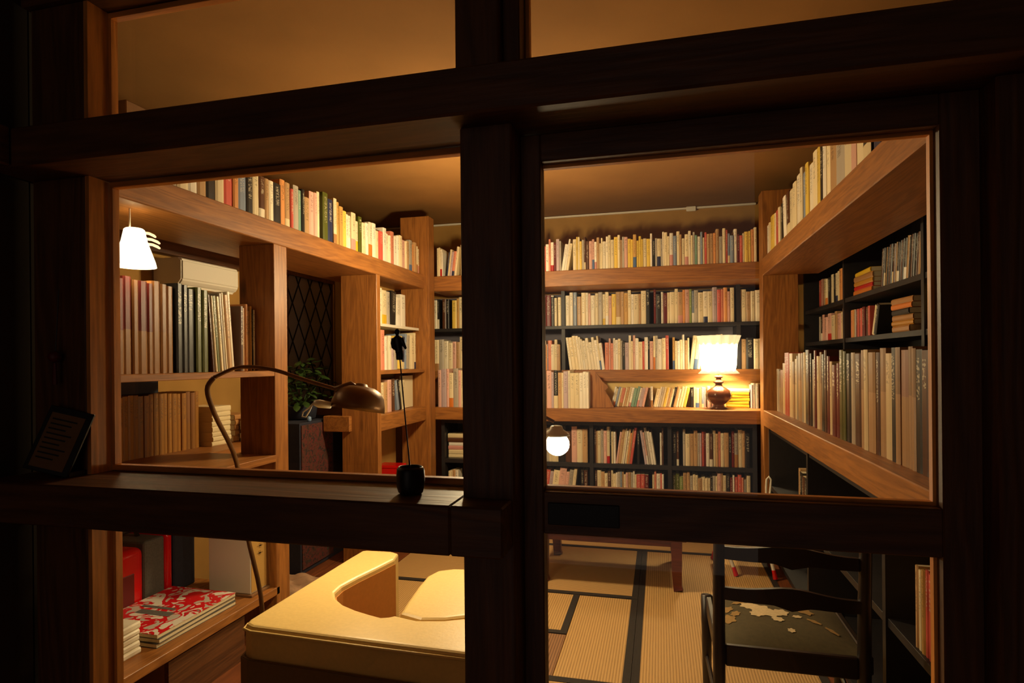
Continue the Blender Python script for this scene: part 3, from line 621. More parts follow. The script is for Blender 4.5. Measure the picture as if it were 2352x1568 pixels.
# ladder-back chair: back towards the camera
ch = empty('ladder_back_chair', (.41, 2.3, 0)); tag(ch, 'black ladder back chair with floral seat behind the sliding door', 'chair')
def post(x, y, pts, r): return MB().tube(pts, r, 10)
for sx in (.185, .623):
    MB().tube([(sx, 2.095, .003), (sx, 2.10, .42), (sx, 2.09, .62), (sx, 2.075, .80), (sx, 2.068, .858), (sx, 2.066, .872)], [.017, .021, .020, .018, .016, .008], 10).build('back_post', M['chairwood'], ch, smooth=True)
def slat(zc, hgt):
    m = MB(); n = 16; top, bot = [], []
    for i in range(n+1):
        t = i/n; xx = .19+t*.43; q = 2*t-1
        yb = 2.085-.02*(1-q*q)-.012*(zc-.7)
        wav = math.exp(-(q/.50)**2)
        top.append((xx, yb, zc+hgt*.5*(.55+.75*wav)-.006*q)); bot.append((xx, yb, zc-hgt*.5*(.75-.25*wav+.55*math.exp(-(q/.16)**2))-.006*q))
    pts = []
    for a in (-.007, .007):
        pts.append([[m.bm.verts.new((p[0], p[1]+a, p[2])) for p in top], [m.bm.verts.new((p[0], p[1]+a, p[2])) for p in bot]])
    for i in range(n):
        for s_ in (0, 1): m.bm.faces.new((pts[s_][0][i], pts[s_][0][i+1], pts[s_][1][i+1], pts[s_][1][i]))
        for e in (0, 1): m.bm.faces.new((pts[0][e][i], pts[0][e][i+1], pts[1][e][i+1], pts[1][e][i]))
    for i in (0, n): m.bm.faces.new((pts[0][0][i], pts[1][0][i], pts[1][1][i], pts[0][1][i]))
    return m
for zc in (.755, .620): slat(zc, .062).build('slat', M['chairwood'], ch)
for sx in (.175, .66): MB().tube([(sx, 2.52, .003), (sx, 2.52, .30), (sx, 2.52, .445)], [.016, .02, .022], 10).build('front_leg', M['chairwood'], ch, smooth=True)
part('seat_rail', M['chairwood'], ch, (.205, .605, 2.09, 2.112, .375, .445), bev=.004); part('seat_rail', M['chairwood'], ch, (.19, .645, 2.51, 2.535, .385, .445), bev=.004)
part('seat_rail', M['chairwood'], ch, (.172, .194, 2.11, 2.51, .385, .445), bev=.004); part('seat_rail', M['chairwood'], ch, (.632, .654, 2.11, 2.51, .385, .445), bev=.004)
for zc in (.20,):
    MB().tube([(.185, 2.10, zc), (.175, 2.52, zc)], .009, 8).build('stretcher', M['chairwood'], ch); MB().tube([(.623, 2.10, zc), (.66, 2.52, zc)], .009, 8).build('stretcher', M['chairwood'], ch); MB().tube([(.185, 2.10, .24), (.623, 2.10, .24)], .009, 8).build('stretcher', M['chairwood'], ch)
sm = MB(); nx, ny = 18, 14; gridv = []
def seat_z(u, v): return .438+.034*(max(0, 1-abs(2*u-1)**3.5))*(max(0, 1-abs(2*v-1)**3.5))
for j in range(ny+1):
    gridv.append([sm.bm.verts.new((.200+.432*i/nx, 2.113+.395*j/ny, seat_z(i/nx, j/ny))) for i in range(nx+1)])
for j in range(ny):
    for i in range(nx): sm.bm.faces.new((gridv[j][i], gridv[j][i+1], gridv[j+1][i+1], gridv[j+1][i]))
bot = [[sm.bm.verts.new((.200+.432*i, 2.113+.395*j, .425)) for i in (0, 1)] for j in (0, 1)]
sm.bm.faces.new((bot[0][0], bot[1][0], bot[1][1], bot[0][1]))
seat = sm.build('seat_cushion', M['seatfabric'], ch, smooth=True)
def petal(cx, cy, r, squash, a):        # printed motif as a thin patch following the cushion
    m = MB(); n = 26; rings = []
    def zz(x_, y_): return seat_z(min(max((x_-.20)/.432, 0), 1), min(max((y_-2.113)/.395, 0), 1))+.002
    for q in (.3, .65, 1.0):
        ring = []
        for k in range(n):
            t = 2*math.pi*k/n; rr = q*r*(1+.16*math.cos(6*t+a)*q); lx, ly = rr*math.cos(t), rr*squash*math.sin(t)
            x_ = cx+lx*math.cos(a)-ly*math.sin(a); y_ = cy+lx*math.sin(a)+ly*math.cos(a); ring.append(m.bm.verts.new((x_, y_, zz(x_, y_))))
        rings.append(ring)
    c = m.bm.verts.new((cx, cy, zz(cx, cy)))
    for k in range(n): m.bm.faces.new((rings[0][k], rings[0][(k+1) % n], c))
    for A, B in zip(rings, rings[1:]):
        for k in range(n): m.bm.faces.new((A[k], A[(k+1) % n], B[(k+1) % n], B[k]))
    return m
for (cx, cy, r, sq, a, mk) in ((.318, 2.385, .030, 1.0, .3, 'flowerprint'), (.352, 2.355, .038, .9, 1, 'flowerprint'), (.385, 2.325, .034, 1.0, 2, 'flowerprint'), (.335, 2.31, .022, 1.1, .7, 'flowerprint'), (.420, 2.335, .028, .9, 1.4, 'flowerprint'), (.400, 2.275, .018, 1.1, .9, 'flowerprint'),
                               (.235, 2.36, .026, .8, .9, 'leafprint'), (.232, 2.28, .024, 1.5, .4, 'leafprint'), (.262, 2.315, .020, .8, 1.4, 'leafprint'), (.505, 2.37, .034, .7, 2.2, 'leafprint'), (.47, 2.31, .016, .7, .2, 'flowerprint'), (.52, 2.285, .026, .4, 2.5, 'leafprint'), (.565, 2.235, .026, .4, 2.3, 'leafprint'), (.285, 2.42, .026, .6, .5, 'leafprint'), (.43, 2.20, .012, 1, .5, 'flowerprint')):
    petal(cx, cy, r, sq, a).build('printed_flower' if mk == 'flowerprint' else 'printed_leaf', M[mk], seat, smooth=True)
# white-legged little chair
st = empty('small_chair', (.52, 4.2, 0)); tag(st, 'small chair with white legs and red feet beyond the black chair', 'chair')
part('seat', M['whiteplastic'], st, (.34, .72, 4.02, 4.36, .200, .218), bev=.006)
for (ax, ay, bx_, by_) in ((.40, 4.08, .451, 4.06), (.66, 4.08, .69, 4.05), (.40, 4.32, .36, 4.36), (.66, 4.32, .70, 4.36)):
    lg = MB().tube([(ax, ay, .204), (bx_, by_, .055)], .011, 8).build('leg', M['whiteplastic'], st)
    MB().tube([(bx_, by_, .058), (bx_+(bx_-ax)*.3, by_+(by_-ay)*.3, .004)], [.012, .015], 8).build('foot', M['red'], lg)
MB().tube([(.672, 4.34, .21), (.70, 4.36, .40), (.700, 4.36, .52), (.704, 4.36, .575), (.717, 4.36, .592), (.732, 4.36, .572), (.728, 4.36, .52), (.715, 4.36, .40), (.70, 4.35, .21)], .007, 8).build('back_loop', M['whiteplastic'], st, smooth=True)

# ============================================================ things in the left bay
# red and grey hard case
rc = empty('hard_case', (-2.46, 2.26, .26)); tag(rc, 'red hard shell case with grey middle band on the lowest left shelf', 'case')
MB().box(-2.60, -2.335, 2.09, 2.268, .262, .556, bev=.035, seg=4).build('shell', M['red'], rc, smooth=True)
MB().box(-2.595, -2.34, 2.269, 2.385, .262, .572, bev=.012, seg=2).build('middle_band', M['grey'], rc)
MB().box(-2.60, -2.335, 2.386, 2.432, .262, .579, bev=.02, seg=3).build('shell', M['red'], rc, smooth=True)
part('front_panel', M['maroon'], rc, (-2.337, -2.330, 2.12, 2.205, .29, .45), bev=.003)
MB().tube([(-2.46, 2.20, .553), (-2.46, 2.21, .60), (-2.46, 2.25, .612), (-2.46, 2.33, .608), (-2.46, 2.345, .571)], .011, 8).build('handle', M['iron'], rc, smooth=True)
tag(part('dark_box', M['navy'], None, (-2.56, -2.36, 2.46, 2.60, .262, .66), bev=.006), 'tall navy cloth box standing beside the red case', 'box')
# white boxed set with label
wb = empty('slip_case', (-2.07, 2.56, .26)); tag(wb, 'pale slip case with gold spine and dark brush lettering beside the upright', 'box')
part('case', M['white'], wb, (-2.19, -1.948, 2.500, 2.618, .2725, .64), bev=.003)
lbp = part('spine_label', M['gold'], wb, (-1.948, -1.9455, 2.503, 2.615, .280, .634))
for k in range(5): part('character', M['seam'], lbp, (-1.9455, -1.9445, 2.556+.004*(k % 2), 2.574+.004*(k % 2), .590-k*.036, .612-k*.036), (-1.9455, -1.9445, 2.546, 2.588, .597-k*.036, .603-k*.036))
part('base', M['kraft'], wb, (-2.20, -1.935, 2.490, 2.628, .2605, .272), bev=.002)
# paper and magazine stacks
flat_stack('iiiii', -2.12, 1.80, .2605, .23, .24, .024, label='the pale stack beside the patterned magazines', group='pale books on the lowest left shelf', jit=.004)
mz = .2605
for k, lab in enumerate(('bottom grey magazine under the patterned cover on left shelf', 'middle magazine under the patterned cover on left shelf', 'magazine with red and white patterned cover on left shelf')):
    root = empty('magazine', (-2.14, 2.18, mz)); tag(root, lab, 'magazine', 'magazines on the lowest left shelf')
    yaw = Matrix.Translation((-2.14, 2.185, 0)) @ Matrix.Rotation((-.02, .015, -.01)[k], 4, 'Z') @ Matrix.Translation((2.14, -2.185, 0))
    t = .018
    MB().box(-2.325, -1.965, 1.965, 2.41, mz+.002, mz+t-.002).xf(yaw).build('pages', M['paper'], root)
    MB().box(-2.327, -1.963, 1.963, 2.412, mz+t-.002, mz+t).xf(yaw).build('front_cover', M['magazine'] if k == 2 else M['grey'], root)
    MB().box(-2.327, -1.963, 1.963, 2.412, mz, mz+.002).xf(yaw).build('back_cover', M['grey'], root)
    if k == 2:
        for (y0, y1, x0, x1) in ((2.115, 2.155, -2.24, -2.06), (2.175, 2.195, -2.27, -2.09)): MB().box(x0, x1, y0, y1, mz+t, mz+t+.0008).xf(yaw).build('title_block', M['grey'], root)
    mz += t+.0006
wbx = empty('wooden_box', (-2.2, 2.2, 0)); tag(wbx, 'plain wooden storage box under the lowest left shelf', 'box')
part('front_board', M['darkY'], wbx, (-1.95, -1.93, 1.98, 2.43, -.003, .20)); part('side_board', M['kraft'], wbx, (-2.5, -1.951, 1.98, 2.0, -.003, .20)); part('side_board', M['kraft'], wbx, (-2.5, -1.951, 2.41, 2.43, -.003, .20)); part('bottom_board', M['kraft'], wbx, (-2.5, -1.951, 2.001, 2.409, -.003, .01))  # front in darker wood: shadow under the shelf put into its colour
# air conditioner
aco = empty('air_conditioner', (-2.68, 3.0, 1.84)); tag(aco, 'white wall air conditioner above the left bay books', 'air conditioner')
MB().prism([(-2.775, 1.845), (-2.60, 1.845), (-2.575, 1.875), (-2.575, 1.985), (-2.60, 2.0), (-2.775, 2.0)], 2.76, 3.22, bev=.008).xf(Matrix(((1, 0, 0, 0), (0, 0, 1, 0), (0, 1, 0, 0), (0, 0, 0, 1)))).build('body', M['white'], aco)
part('outlet_flap', M['whiteplastic'], aco, (-2.70, -2.605, 2.78, 3.20, 1.836, 1.845))
sk = empty('wall_socket', (-2.77, 3.30, 2.02)); tag(sk, 'white socket with plug on the wall beside the air conditioner', 'socket')
part('plate', M['whiteplastic'], sk, (-2.779, -2.765, 3.26, 3.33, 1.985, 2.055), bev=.003); part('plug', M['whiteplastic'], sk, (-2.765, -2.735, 3.28, 3.31, 2.005, 2.035), bev=.004)
tag(part('file_box', M['navy'], None, (-2.69, -2.53, 2.25, 2.55, 1.252, 1.33), bev=.004), 'dark file box lying on top of the amber volumes', 'box')
orn = MB().lathe([(.028, 0), (.034, .02), (.03, .05), (.018, .075), (.014, .09), (.022, .105), (.024, .12), (.012, .135)], (-2.50, 3.235, .935), 16)
orn = orn.build('black_ornament', M['iron'], None, smooth=True); tag(orn, 'small black ornament behind the pale book stack', 'ornament')
# lattice window, plant and cabinet in the gap
lw = empty('window_5', (XL+.01, 4.3, 1.15)); tag(lw, 'dark leaded diamond lattice window on the left wall', 'window', kind='structure')
y0, y1, z0, z1 = 3.98, 4.62, 1.12, 2.08
for a in ((y0-.03, y1+.03, z0-.03, z0), (y0-.03, y1+.03, z1, z1+.03), (y0-.03, y0, z0, z1), (y1, y1+.03, z0, z1)): part('window_frame', M['darkZ'], lw, (XL+.001, XL+.035, *a))
part('brass_strip', M['gold'], lw, (XL+.034, XL+.04, y1-.004, y1+.008, z0, z1))
lg_, ntg, bg = newmat('night_glass'); bg.inputs['Base Color'].default_value = (.26, .23, .25, 1); bg.inputs['Roughness'].default_value = .35
nzg = N(ntg, 'ShaderNodeTexNoise'); nzg.inputs['Scale'].default_value = 8; tcg = N(ntg, 'ShaderNodeTexCoord'); L(ntg, tcg, 'Object', nzg, 'Vector'); bpg = N(ntg, 'ShaderNodeBump'); bpg.inputs['Strength'].default_value = .1; L(ntg, nzg, 'Fac', bpg, 'Height'); L(ntg, bpg, 'Normal', bg, 'Normal')
part('pane', lg_, lw, (XL+.004, XL+.012, y0, y1, z0, z1))
dw, dh = .16, .30
def clip(a, b):
    # clip a slanted bar to the window rectangle
    t0, t1 = 0, 1
    for ax, lo, hi in ((0, y0, y1), (1, z0, z1)):
        d = b[ax]-a[ax]
        if abs(d) < 1e-9: continue
        u, v = sorted(((lo-a[ax])/d, (hi-a[ax])/d)); t0, t1 = max(t0, u), min(t1, v)
    if t1-t0 < .02: return None
    return [(a[0]+(b[0]-a[0])*t, a[1]+(b[1]-a[1])*t) for t in (t0, t1)]
for sgn in (1, -1):
    for k in range(-10, 12):
        ya = y0+k*dw; run = (z1-z0)*dw/dh*sgn
        q = clip((ya, z0), (ya+run, z1))
        if q: MB().tube([(XL+.016, *q[0]), (XL+.016, *q[1])], .005, 4).build('lead_bar', M['lead'], lw)
cb = empty('plant_cabinet', (-2.45, 3.78, 0)); tag(cb, 'dark cabinet with mottled floral panel holding the leafy plant', 'cabinet')
part('body', M['navy'], cb, (-2.66, -2.31, 3.46, 4.08, -.003, 1.00), bev=.004)
part('floral_panel', M['floral'], cb, (-2.31, -2.302, 3.47, 3.85, .03, .985))
part('door', M['navy'], cb, (-2.31, -2.304, 3.86, 4.07, .03, .985), bev=.002)
pt = empty('potted_plant', (-2.48, 3.74, 1.001)); tag(pt, 'bushy green houseplant in a dark pot on the cabinet', 'plant')
MB().lathe([(.07, 0), (.095, .01), (.11, .09), (.112, .1), (.10, .1), (.095, .085), (.02, .08)], (-2.48, 3.74, 1.001), 20).build('pot', M['navy'], pt, smooth=True)
for k in range(170):
    a = random.uniform(0, 6.28); r = random.uniform(.02, .27)*random.uniform(.5, 1); zz = 1.09+random.uniform(.02, .36)*(1-r*1.3)
    c = Vector((-2.46+r*.75*math.cos(a), 3.74+r*1.1*math.sin(a), zz)); dirv = Vector((math.cos(a), math.sin(a), random.uniform(-.5, .7))).normalized(); ln = random.uniform(.05, .09)
    sd = dirv.cross(Vector((0, 0, 1))).normalized(); nrm = sd.cross(dirv)
    m = MB(); P4 = [c, c+dirv*ln*.35+sd*ln*.28-nrm*.004, c+dirv*ln*.75+sd*ln*.20-nrm*.006, c+dirv*ln-nrm*.012, c+dirv*ln*.75-sd*ln*.20-nrm*.006, c+dirv*ln*.35-sd*ln*.28-nrm*.004, c+dirv*ln*.5+nrm*.006]
    vs = [m.bm.verts.new(p) for p in P4]
    for i in range(6): m.bm.faces.new((vs[i], vs[(i+1) % 6], vs[6]))
    m.build('leaf', M['leaf'], pt, smooth=True)
for k in range(7):
    a = k*.9; MB().tube([(-2.48, 3.74, 1.08), (-2.48+.07*math.cos(a), 3.74+.10*math.sin(a), 1.20), (-2.46+.13*math.cos(a), 3.74+.18*math.sin(a), 1.30)], [.005, .004, .002], 5).build('stalk', M['leaf'], pt)
ckr = MB().lathe([(.012, 0), (.016, .01), (.014, .03), (.004, .036)], (-2.33, 3.60, 1.001), 12).build('blue_bottle', plain('pale_blue_glaze', (.45, .55, .68), .2), None, smooth=True); tag(ckr, 'tiny pale blue bottle at the front of the plant cabinet', 'bottle')
# rumpled blanket on the floor of the gap
rg = MB(); gv = []
for j in range(25):
    row_ = []
    for i in range(29):
        u, v = i/28, j/24; xx = -2.74+.80*u; yy = 2.96+.44*v
        hh = .02+.055*abs(math.sin(9*u+3.2*math.sin(5*v)+1.3))*(.4+.6*math.sin(3.1*v+.1))+.015*math.sin(22*u+14*v)
        row_.append(rg.bm.verts.new((xx+.02*math.sin(7*v), yy+.02*math.sin(6*u), max(.004, hh if 0 < i < 28 and 0 < j < 24 else .0))))
    gv.append(row_)
for j in range(24):
    for i in range(28): rg.bm.faces.new((gv[j][i], gv[j][i+1], gv[j+1][i+1], gv[j+1][i]))
rgo = rg.build('blanket', M['rug'], None, smooth=True); tag(rgo, 'crumpled brown blanket on the floor between the left shelves', 'blanket')
sd_ = rgo.modifiers.new('thick', 'SOLIDIFY'); sd_.thickness = .006; sd_.offset = 1
# red box in the second left unit
rbx = empty('red_box', (-2.06, 4.30, .497)); tag(rbx, 'small red lidded box on the low shelf of left unit', 'box')
part('body', M['red'], rbx, (-2.155, -1.97, 4.24, 4.38, .498, .575), bev=.003); part('lid', M['red'], rbx, (-2.158, -1.967, 4.237, 4.383, .5755, .597), bev=.003)
# cable trunking with a junction box
cd = empty('cable_duct', (-.5, YB-.02, 2.69)); tag(cd, 'thin white cable duct along the top of the back wall', 'cable duct')
part('duct', M['white'], cd, (-2.6, .80, YB-.022, YB-.001, 2.698, 2.714), bev=.002); part('junction_box', M['whiteplastic'], cd, (.235, .315, YB-.040, YB-.0225, 2.675, 2.716), bev=.004)

# ============================================================ on the sill
fp = empty('figurine', (-.43, .945, 1.172)); tag(fp, 'tiny black figure on a thin red stem in a dark iron pot', 'figurine')
MB().lathe([(.018, 0), (.021, .003), (.0235, .012), (.0245, .028), (.0235, .042), (.0205, .047), (.019, .046), (.0185, .040), (.002, .038)], (-.421, .955, 1.1722), 20, wob=lambda a, z: 1+.05*math.cos(4*a)).build('pot', M['iron'], fp, smooth=True)
MB().tube([(-.421, .955, 1.205), (-.426, .955, 1.26), (-.433, .956, 1.33), (-.438, .957, 1.385), (-.440, .957, 1.408)], [.0016, .0013, .0013, .0012, .001], 6).build('stem', M['stem'], fp, smooth=True)
fg = MB(); b0 = Vector((-.4415, .957, 1.405))
def fgp(x_, y_, z_): return b0+Vector((x_, y_, z_))
fg.sphere(fgp(-.003, 0, .0478), .0052, 2, (.9, 1, 1.15))
fg.tube([fgp(-.003, 0, .045), fgp(-.003, 0, .039)], .0026, 8)
fg.tube([fgp(-.003, 0, .041), fgp(-.0028, 0, .037), fgp(-.002, 0, .030), fgp(-.0005, 0, .020), fgp(.0005, 0, .012)], [.0040, .0085, .0082, .0066, .0068], 10)
fg.tube([fgp(.0003, 0, .014), fgp(-.001, .001, .006), fgp(-.001, 0, -.001)], [.0062, .0050, .0042], 8)
fg.tube([fgp(.002, 0, .014), fgp(.0035, .001, .006), fgp(.004, 0, -.001)], [.0058, .0046, .0038], 8)
fg.tube([fgp(-.0105, 0, .037), fgp(-.0122, 0, .028), fgp(-.0105, -.002, .021), fgp(-.006, -.004, .018)], [.0036, .0033, .0027, .0024], 8)
fg.tube([fgp(.005, 0, .037), fgp(.0085, 0, .028), fgp(.0115, 0, .021), fgp(.0135, 0, .018)], [.0036, .0032, .0026, .0022], 8)
fo = fg.build('figure', M['iron'], fp, smooth=True); rm = fo.modifiers.new('join', 'REMESH'); rm.mode = 'VOXEL'; rm.voxel_size = .0011; rm.use_smooth_shade = True
# framed note card leaning at the left
cdr = empty('card_stand', (-1.20, .95, 1.172)); tag(cdr, 'small framed note card leaning on the sill at far left', 'card')
tm = Matrix.Translation((-1.205, .925, 1.1735)) @ Matrix.Rotation(math.radians(18), 4, 'Z') @ Matrix.Rotation(math.radians(-17), 4, 'X') @ Matrix.Rotation(math.radians(14), 4, 'Y')
MB().box(-.046, .046, 0, .006, .012, .145, bev=.001).xf(tm).build('frame', M['iron'], cdr)
MB().box(-.036, .034, -.001, 0, .020, .132).xf(tm).build('card', M['kraft'], cdr)
for k in range(9): MB().box(-.030, .022-.008*(k % 3), -.0014, -.001, .118-k*.010, .121-k*.010).xf(tm).build('text_line', M['iron'], cdr)
MB().box(-.020, .028, .003, .040, .001, .010).xf(Matrix.Translation((-1.19, .945, 1.1725))).build('stand_foot', M['iron'], cdr)
rd = empty('red_bead_charm', (-1.225, .975, 1.36)); tag(rd, 'red bead charm hanging by the left window post', 'charm')
MB().sphere((-1.222, .968, 1.418), .0125, 2).build('bead', M['maroon'], rd, smooth=True)
MB().tube([(-1.222, .97, 1.43), (-1.222, .978, 1.56)], .001, 5).build('thread', M['iron'], rd); MB().tube([(-1.222, .968, 1.405), (-1.222, .968, 1.36)], [.003, .005], 6).build('tassel', M['maroon'], rd)

# ============================================================ books
# long top shelf, back wall
zt = 2.1285
book_row('rwswmle/wwc.cycyeddppwtcciiccyctepyyayyycywkeceiccwbctcciceqwbcrttotecrbbwmrcyyoc', (-.915, 4.775), 1.635, 'back', zt, (.205, .27), .2, 'on the top back shelf', 'the right corner post', 'books on the top back shelf', rev=True, wvar=.4)
book_row('cciw|/nclsc.', (-1.845, 4.775), .20, 'back', zt, (.20, .25), .2, 'on the top back shelf', 'the left corner post', 'books on the top back shelf', ang=7)
book_row('cwciptcwecyciwctcpwc', (-1.63, 4.775), .70, 'back', zt, (.2, .26), .2)
# second back row
book_row('dmk|c', (-.985, 5.085), .16, 'back', 1.7005, (.24, .27), .2)
book_row('iibtcipiceccpyttacwctck|mkwmccctopgbeciclrsopc', (-.785, 5.085), 1.375, 'back', 1.7005, (.245, .288), .2, 'on the second back shelf', 'the dark right upright', 'books on the second back shelf', rev=True, wvar=.4)
book_row('ctcic', (.64, 5.085), .20, 'back', 1.7005, (.24, .27), .2)
book_row('ik|dk|yacc', (-2.0, 5.085), .29, 'back', 1.7005, (.24, .29), .2, wvar=.6)
book_row('cwcepticwceptcwcbic', (-1.48, 5.085), .62, 'back', 1.7005, (.24, .28), .2)
# third back row
book_row('os|t', (-.985, 5.085), .15, 'back', 1.3185, (.22, .26), .2)
book_row('\\icciiiiiiiwcw.spswwceklicpwcrwkpcewcr|acwcwtc/ccwyciyctc', (-.785, 5.085), 1.25, 'back', 1.3185, (.225, .295), .2, ang=7)
book_row('tkcct', (.64, 5.085), .20, 'back', 1.3185, (.24, .27), .2)
book_row('ceicptc', (-2.0, 5.085), .29, 'back', 1.3185, (.24, .31), .2, wvar=.5)
book_row('cwcepticwcptcwbic', (-1.48, 5.085), .62, 'back', 1.3185, (.22, .27), .2)
# counter, back wall
book_row('plktcliccwww', (-.905, 4.80), .345, 'back', 1.0115, (.285, .315), .22, 'on the back counter', 'the notched wooden bracket', 'tall books on the back counter', rev=True)
book_row('plpcepcpsc', (-1.855, 4.80), .31, 'back', 1.0115, (.29, .335), .22, 'on the back counter', 'the left corner post', 'tall books at the left of the back counter')
book_row('cetcptcewcietpc', (-1.52, 4.80), .58, 'back', 1.0115, (.27, .32), .22)
book_row('/wcbcsctcwqqwlp.dw/cwecyctcktwccy.kcctbl_p_pwc', (-.40, 5.003), .86, 'back', 1.0115, (.15, .172), .085, ang=13)
flat_stack('yyyyyi', .60, 5.048, 1.0118, .17, .095, .024, spine='y-', group='yellow booklets behind the table lamp', label='the yellow pile behind the table lamp', jit=.003, parts=False)
book_row('lee|mt', (.695, 4.96), .12, 'back', 1.0115, (.18, .20), .12)
# black bookcase below the back counter
book_row('ccwceckkdpct', (-1.16, 4.86), .58, 'back', .5625, (.25, .295), .2)
book_row('dtcepckcw/ptcwcotr.k\\lpeww.|wd', (-.525, 4.86), .55, 'back', .5625, (.25, .30), .2, ang=8)
book_row('kd|ecttelrmwdctsctkmectk', (.09, 4.86), .58, 'back', .5625, (.25, .29), .2)
book_row('/tbcskrlcppec.|kd', (-1.16, 4.86), .58, 'back', .2965, (.18, .215), .16, ang=7)
book_row('dctcdccwebtcptewcrrm|cswrw', (-.525, 4.86), .55, 'back', .2965, (.18, .215), .16)
book_row('vvgttecctccckecptckmwrrsec', (.09, 4.86), .58, 'back', .2965, (.17, .22), .16)
book_row('cctw', (-1.79, 4.86), .09, 'back', .2965, (.15, .17), .12)
flat_stack('ccpwdc', -1.70, 4.97, .5625, .20, .15, .034, spine='y-', jit=.004, parts=False)
# left top shelf (spines face the room)
zl = 2.1256
book_row('ecwtkcrobkcdtikotreqktppc|vn_caayiiccvcwiwcrwiiswwcpcteotcc', (-1.925, 2.02), 2.585, 'left', zl, (.20, .285), .22, 'on the left top shelf', 'the far corner post', 'books on the left top shelf', rev=True, hfun=lambda t: random.uniform(.25, .30) if .38 < t < .52 else random.uniform(.205, .25))
book_row('dtkcetdc', (-1.93, 1.30), .34, 'left', zl, (.22, .27), .22)
tag(part('storage_box', M['kraft'], None, (-2.16, -1.96, 1.835, 1.935, zl, zl+.285), bev=.004), 'tan carton at the near end of the left top shelf', 'box')
tp = MB().lathe([(.05, 0), (.06, .02), (.07, .15), (.058, .25), (.04, .30), (.045, .32), (.02, .325)], (-2.06, 1.755, zl), 16).build('dark_jar', M['iron'], None, smooth=True); tag(tp, 'dark jar beside the carton on the left top shelf', 'jar')
# right top shelf (start far, towards the camera)
book_row('wcycrc|k\\wd.ccicbyicykwct_ecpck|nkcwt', (.752, 4.58), 2.55, 'right', 2.1246, (.235, .31), .24, 'on the right top shelf', 'the right corner post', 'books on the right top shelf', ang=6, hfun=lambda t: random.uniform(.21, .26) if t < .22 else random.uniform(.26, .32))
# right counter, large books
def hr_c(t): return random.uniform(.28, .31) if t < .05 else (random.uniform(.33, .42) if t < .55 else random.uniform(.385, .41))
book_row('ietpcrrctceteckdkemctkdm_cmmvvkedtctdtcktpttkdektc', (.80, 4.56), 2.72, 'right', 1.0286, (.3, .4), .30, 'on the right counter', 'the right corner post', 'large books on the right counter', parts=True, soft=.3, hfun=hr_c, wvar=.5, noun='art book', name='art_book')
# black bookcase above the right counter
book_row('rpcckckccot', (1.175, 4.95), .68, 'right', 1.7805, (.19, .22), .2)
book_row('ekpppctpct', (1.175, 4.95), .66, 'right', 1.5265, (.17, .20), .2)
book_row('soaemrmrmdr|/ck.', (1.17, 4.17), .52, 'right', 1.5265, (.17, .175), .2, 'in the right black bookcase', 'its middle upright', 'books in the right black bookcase', ang=20)
zz = flat_stack('aotyta', 1.27, 3.97, 1.7025+.0005-.001, .18, .28, .008, spine='x-', parts=False) if False else None
flat_stack('tatkot', 1.28, 3.36, 1.5265, .20, .24, .028, spine='x-', group='books lying in the right black bookcase', label='the dark pile in the right black bookcase', parts=False)
flat_stack('oratyk'[:5], 1.28, 3.98, 1.7805, .19, .30, .030, spine='x-', group='books lying high in the right black bookcase', label='the amber pile high in the right black bookcase', parts=False)
book_row('/'+'kdkktkdkkdtkkdkktkdkkdtkdk'+'.', (1.19, 3.70), .64, 'right', 1.7805, (.21, .22), .2, ang=8, wvar=.5)
book_row('ytdswc', (1.17, 3.0), .24, 'right', 1.5265, (.18, .21), .2)
book_row('dkemtcdkteckdm', (1.18, 2.95), .95, 'right', 1.7805, (.19, .22), .2)
# under the right counter
book_row('tcarrqbkt', (.764, 2.095), .235, 'right', .5006, (.235, .262), .22, 'under the right counter', 'the far end', 'books in the low bookcase under the right counter')
book_row('tkdkem', (.80, 3.9), .35, 'right', .5006, (.20, .26), .2)
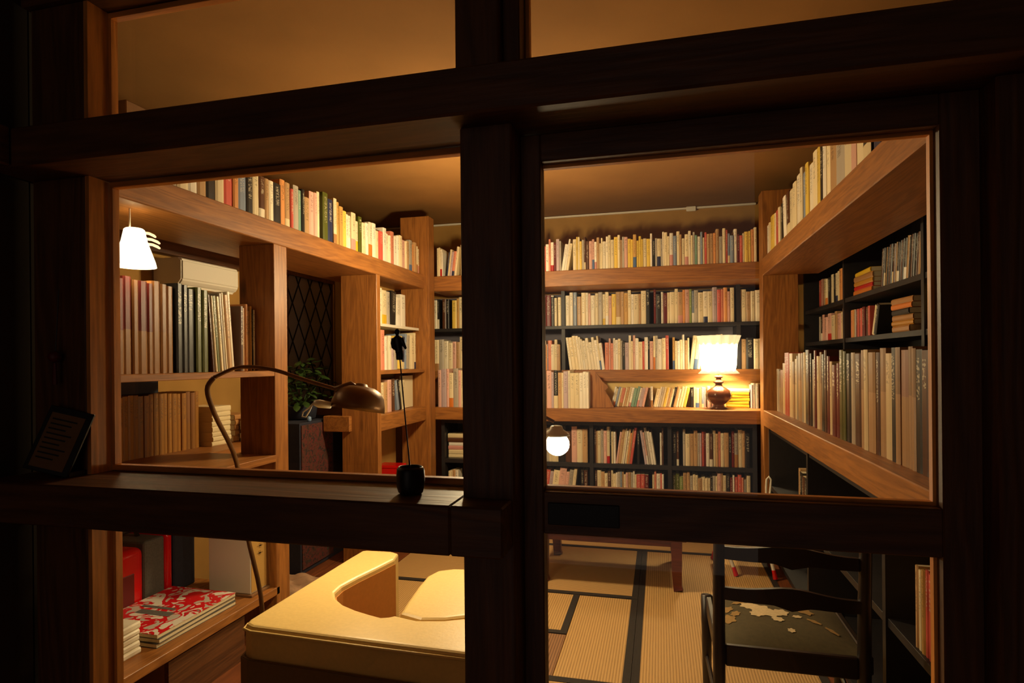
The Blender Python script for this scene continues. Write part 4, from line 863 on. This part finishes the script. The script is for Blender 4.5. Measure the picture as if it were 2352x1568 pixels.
# left bay: big volumes on the upper board, amber volumes, stacks
book_row('gmmtmmttt_kkk_vv', (-2.0, 1.80), .50, 'left', 1.3636, (.365, .385), .26, 'on the left bay shelf', 'the window side', 'big volumes on the left bay shelf', parts=True, soft=.0, wvar=.25, noun='tall volume', name='bound_volume')
book_row('\\dcvcecti.|dtotakc', (-2.0, 2.30), .33, 'left', 1.3636, (.30, .385), .26, 'on the left bay shelf', 'the upright', 'mixed books on the left bay shelf', rev=True, parts=True, soft=.3, ang=5, hfun=lambda t: random.uniform(.34, .385) if t < .6 else random.uniform(.30, .335), noun='slanting book')
book_row('aaaaaaaaaaaaaaaa_atta', (-2.50, 2.20), .60, 'left', .9346, (.305, .315), .2, 'in the amber row of the left bay', 'the window side', 'amber volumes in the left bay', parts=True, soft=.0, wvar=.12, noun='volume', name='bound_volume')
book_row('aaaaaa', (-2.50, 1.95), .22, 'left', .9346, (.305, .315), .2)
flat_stack('cccccccc', -2.54, 2.905, .9346, .19, .145, .029, label='the tall cream stack beside the amber volumes', group='cream books stacked in the left bay', jit=.003)
flat_stack('ttttt', -2.56, 3.12, .9346, .20, .17, .03, label='the tan pile behind the white stack', group='tan books piled in the left bay', jit=.005)
flat_stack('wwwwww', -2.36, 3.16, .9346, .18, .19, .0215, label='the low white stack nearest the upright', group='white books stacked in the left bay', jit=.005)
# second left unit
book_row('iiice/k.ww', (-1.975, 3.81), .62, 'left', 1.6826, (.22, .265), .16, 'on the white left shelf board', 'the side panel', 'books on the white left shelf board', parts=False, wvar=.3, ang=4)
book_row('cpsw|ile/ynbe.cc', (-1.965, 3.82), .78, 'left', 1.3436, (.24, .30), .18, 'on the wooden left shelf', 'the side panel', 'books on the wooden left shelf', ang=4)
book_row('cekctpd\\bk._c', (-1.965, 3.82), .55, 'left', 1.0286, (.22, .26), .2, 'on the left counter', 'the side panel', 'books on the left counter', ang=12)
fo_ = MB().box(-2.02, -2.00, 4.38, 4.60, 1.03, 1.29, bev=.002).build('display_book', M['paper']); tag(fo_, 'large pale book shown face out on the left counter', 'book')

# everything smaller than the counted books, as one uncounted rest
me = bpy.data.meshes.new('small_book_rows'); me.from_pydata(STUFF['v'], [], STUFF['f'])
uvl = me.uv_layers.new(name='spine'); uvl.data.foreach_set('uv', [x for f in STUFF['uv'] for p in f for x in p])
set_attr(me, STUFF['c'], STUFF['b'], STUFF['r']); me.materials.append(M['cover']); me.materials.append(M['paper'])
me.polygons.foreach_set('material_index', STUFF['mi']); me.update()
so = link(bpy.data.objects.new('small_book_rows', me)); tag(so, 'remaining small books filling the dim shelves and lower bookcases', 'books', kind='stuff')
bpy.context.view_layer.update()
print('BOOKS', NB[0], 'objects', len(bpy.data.objects))
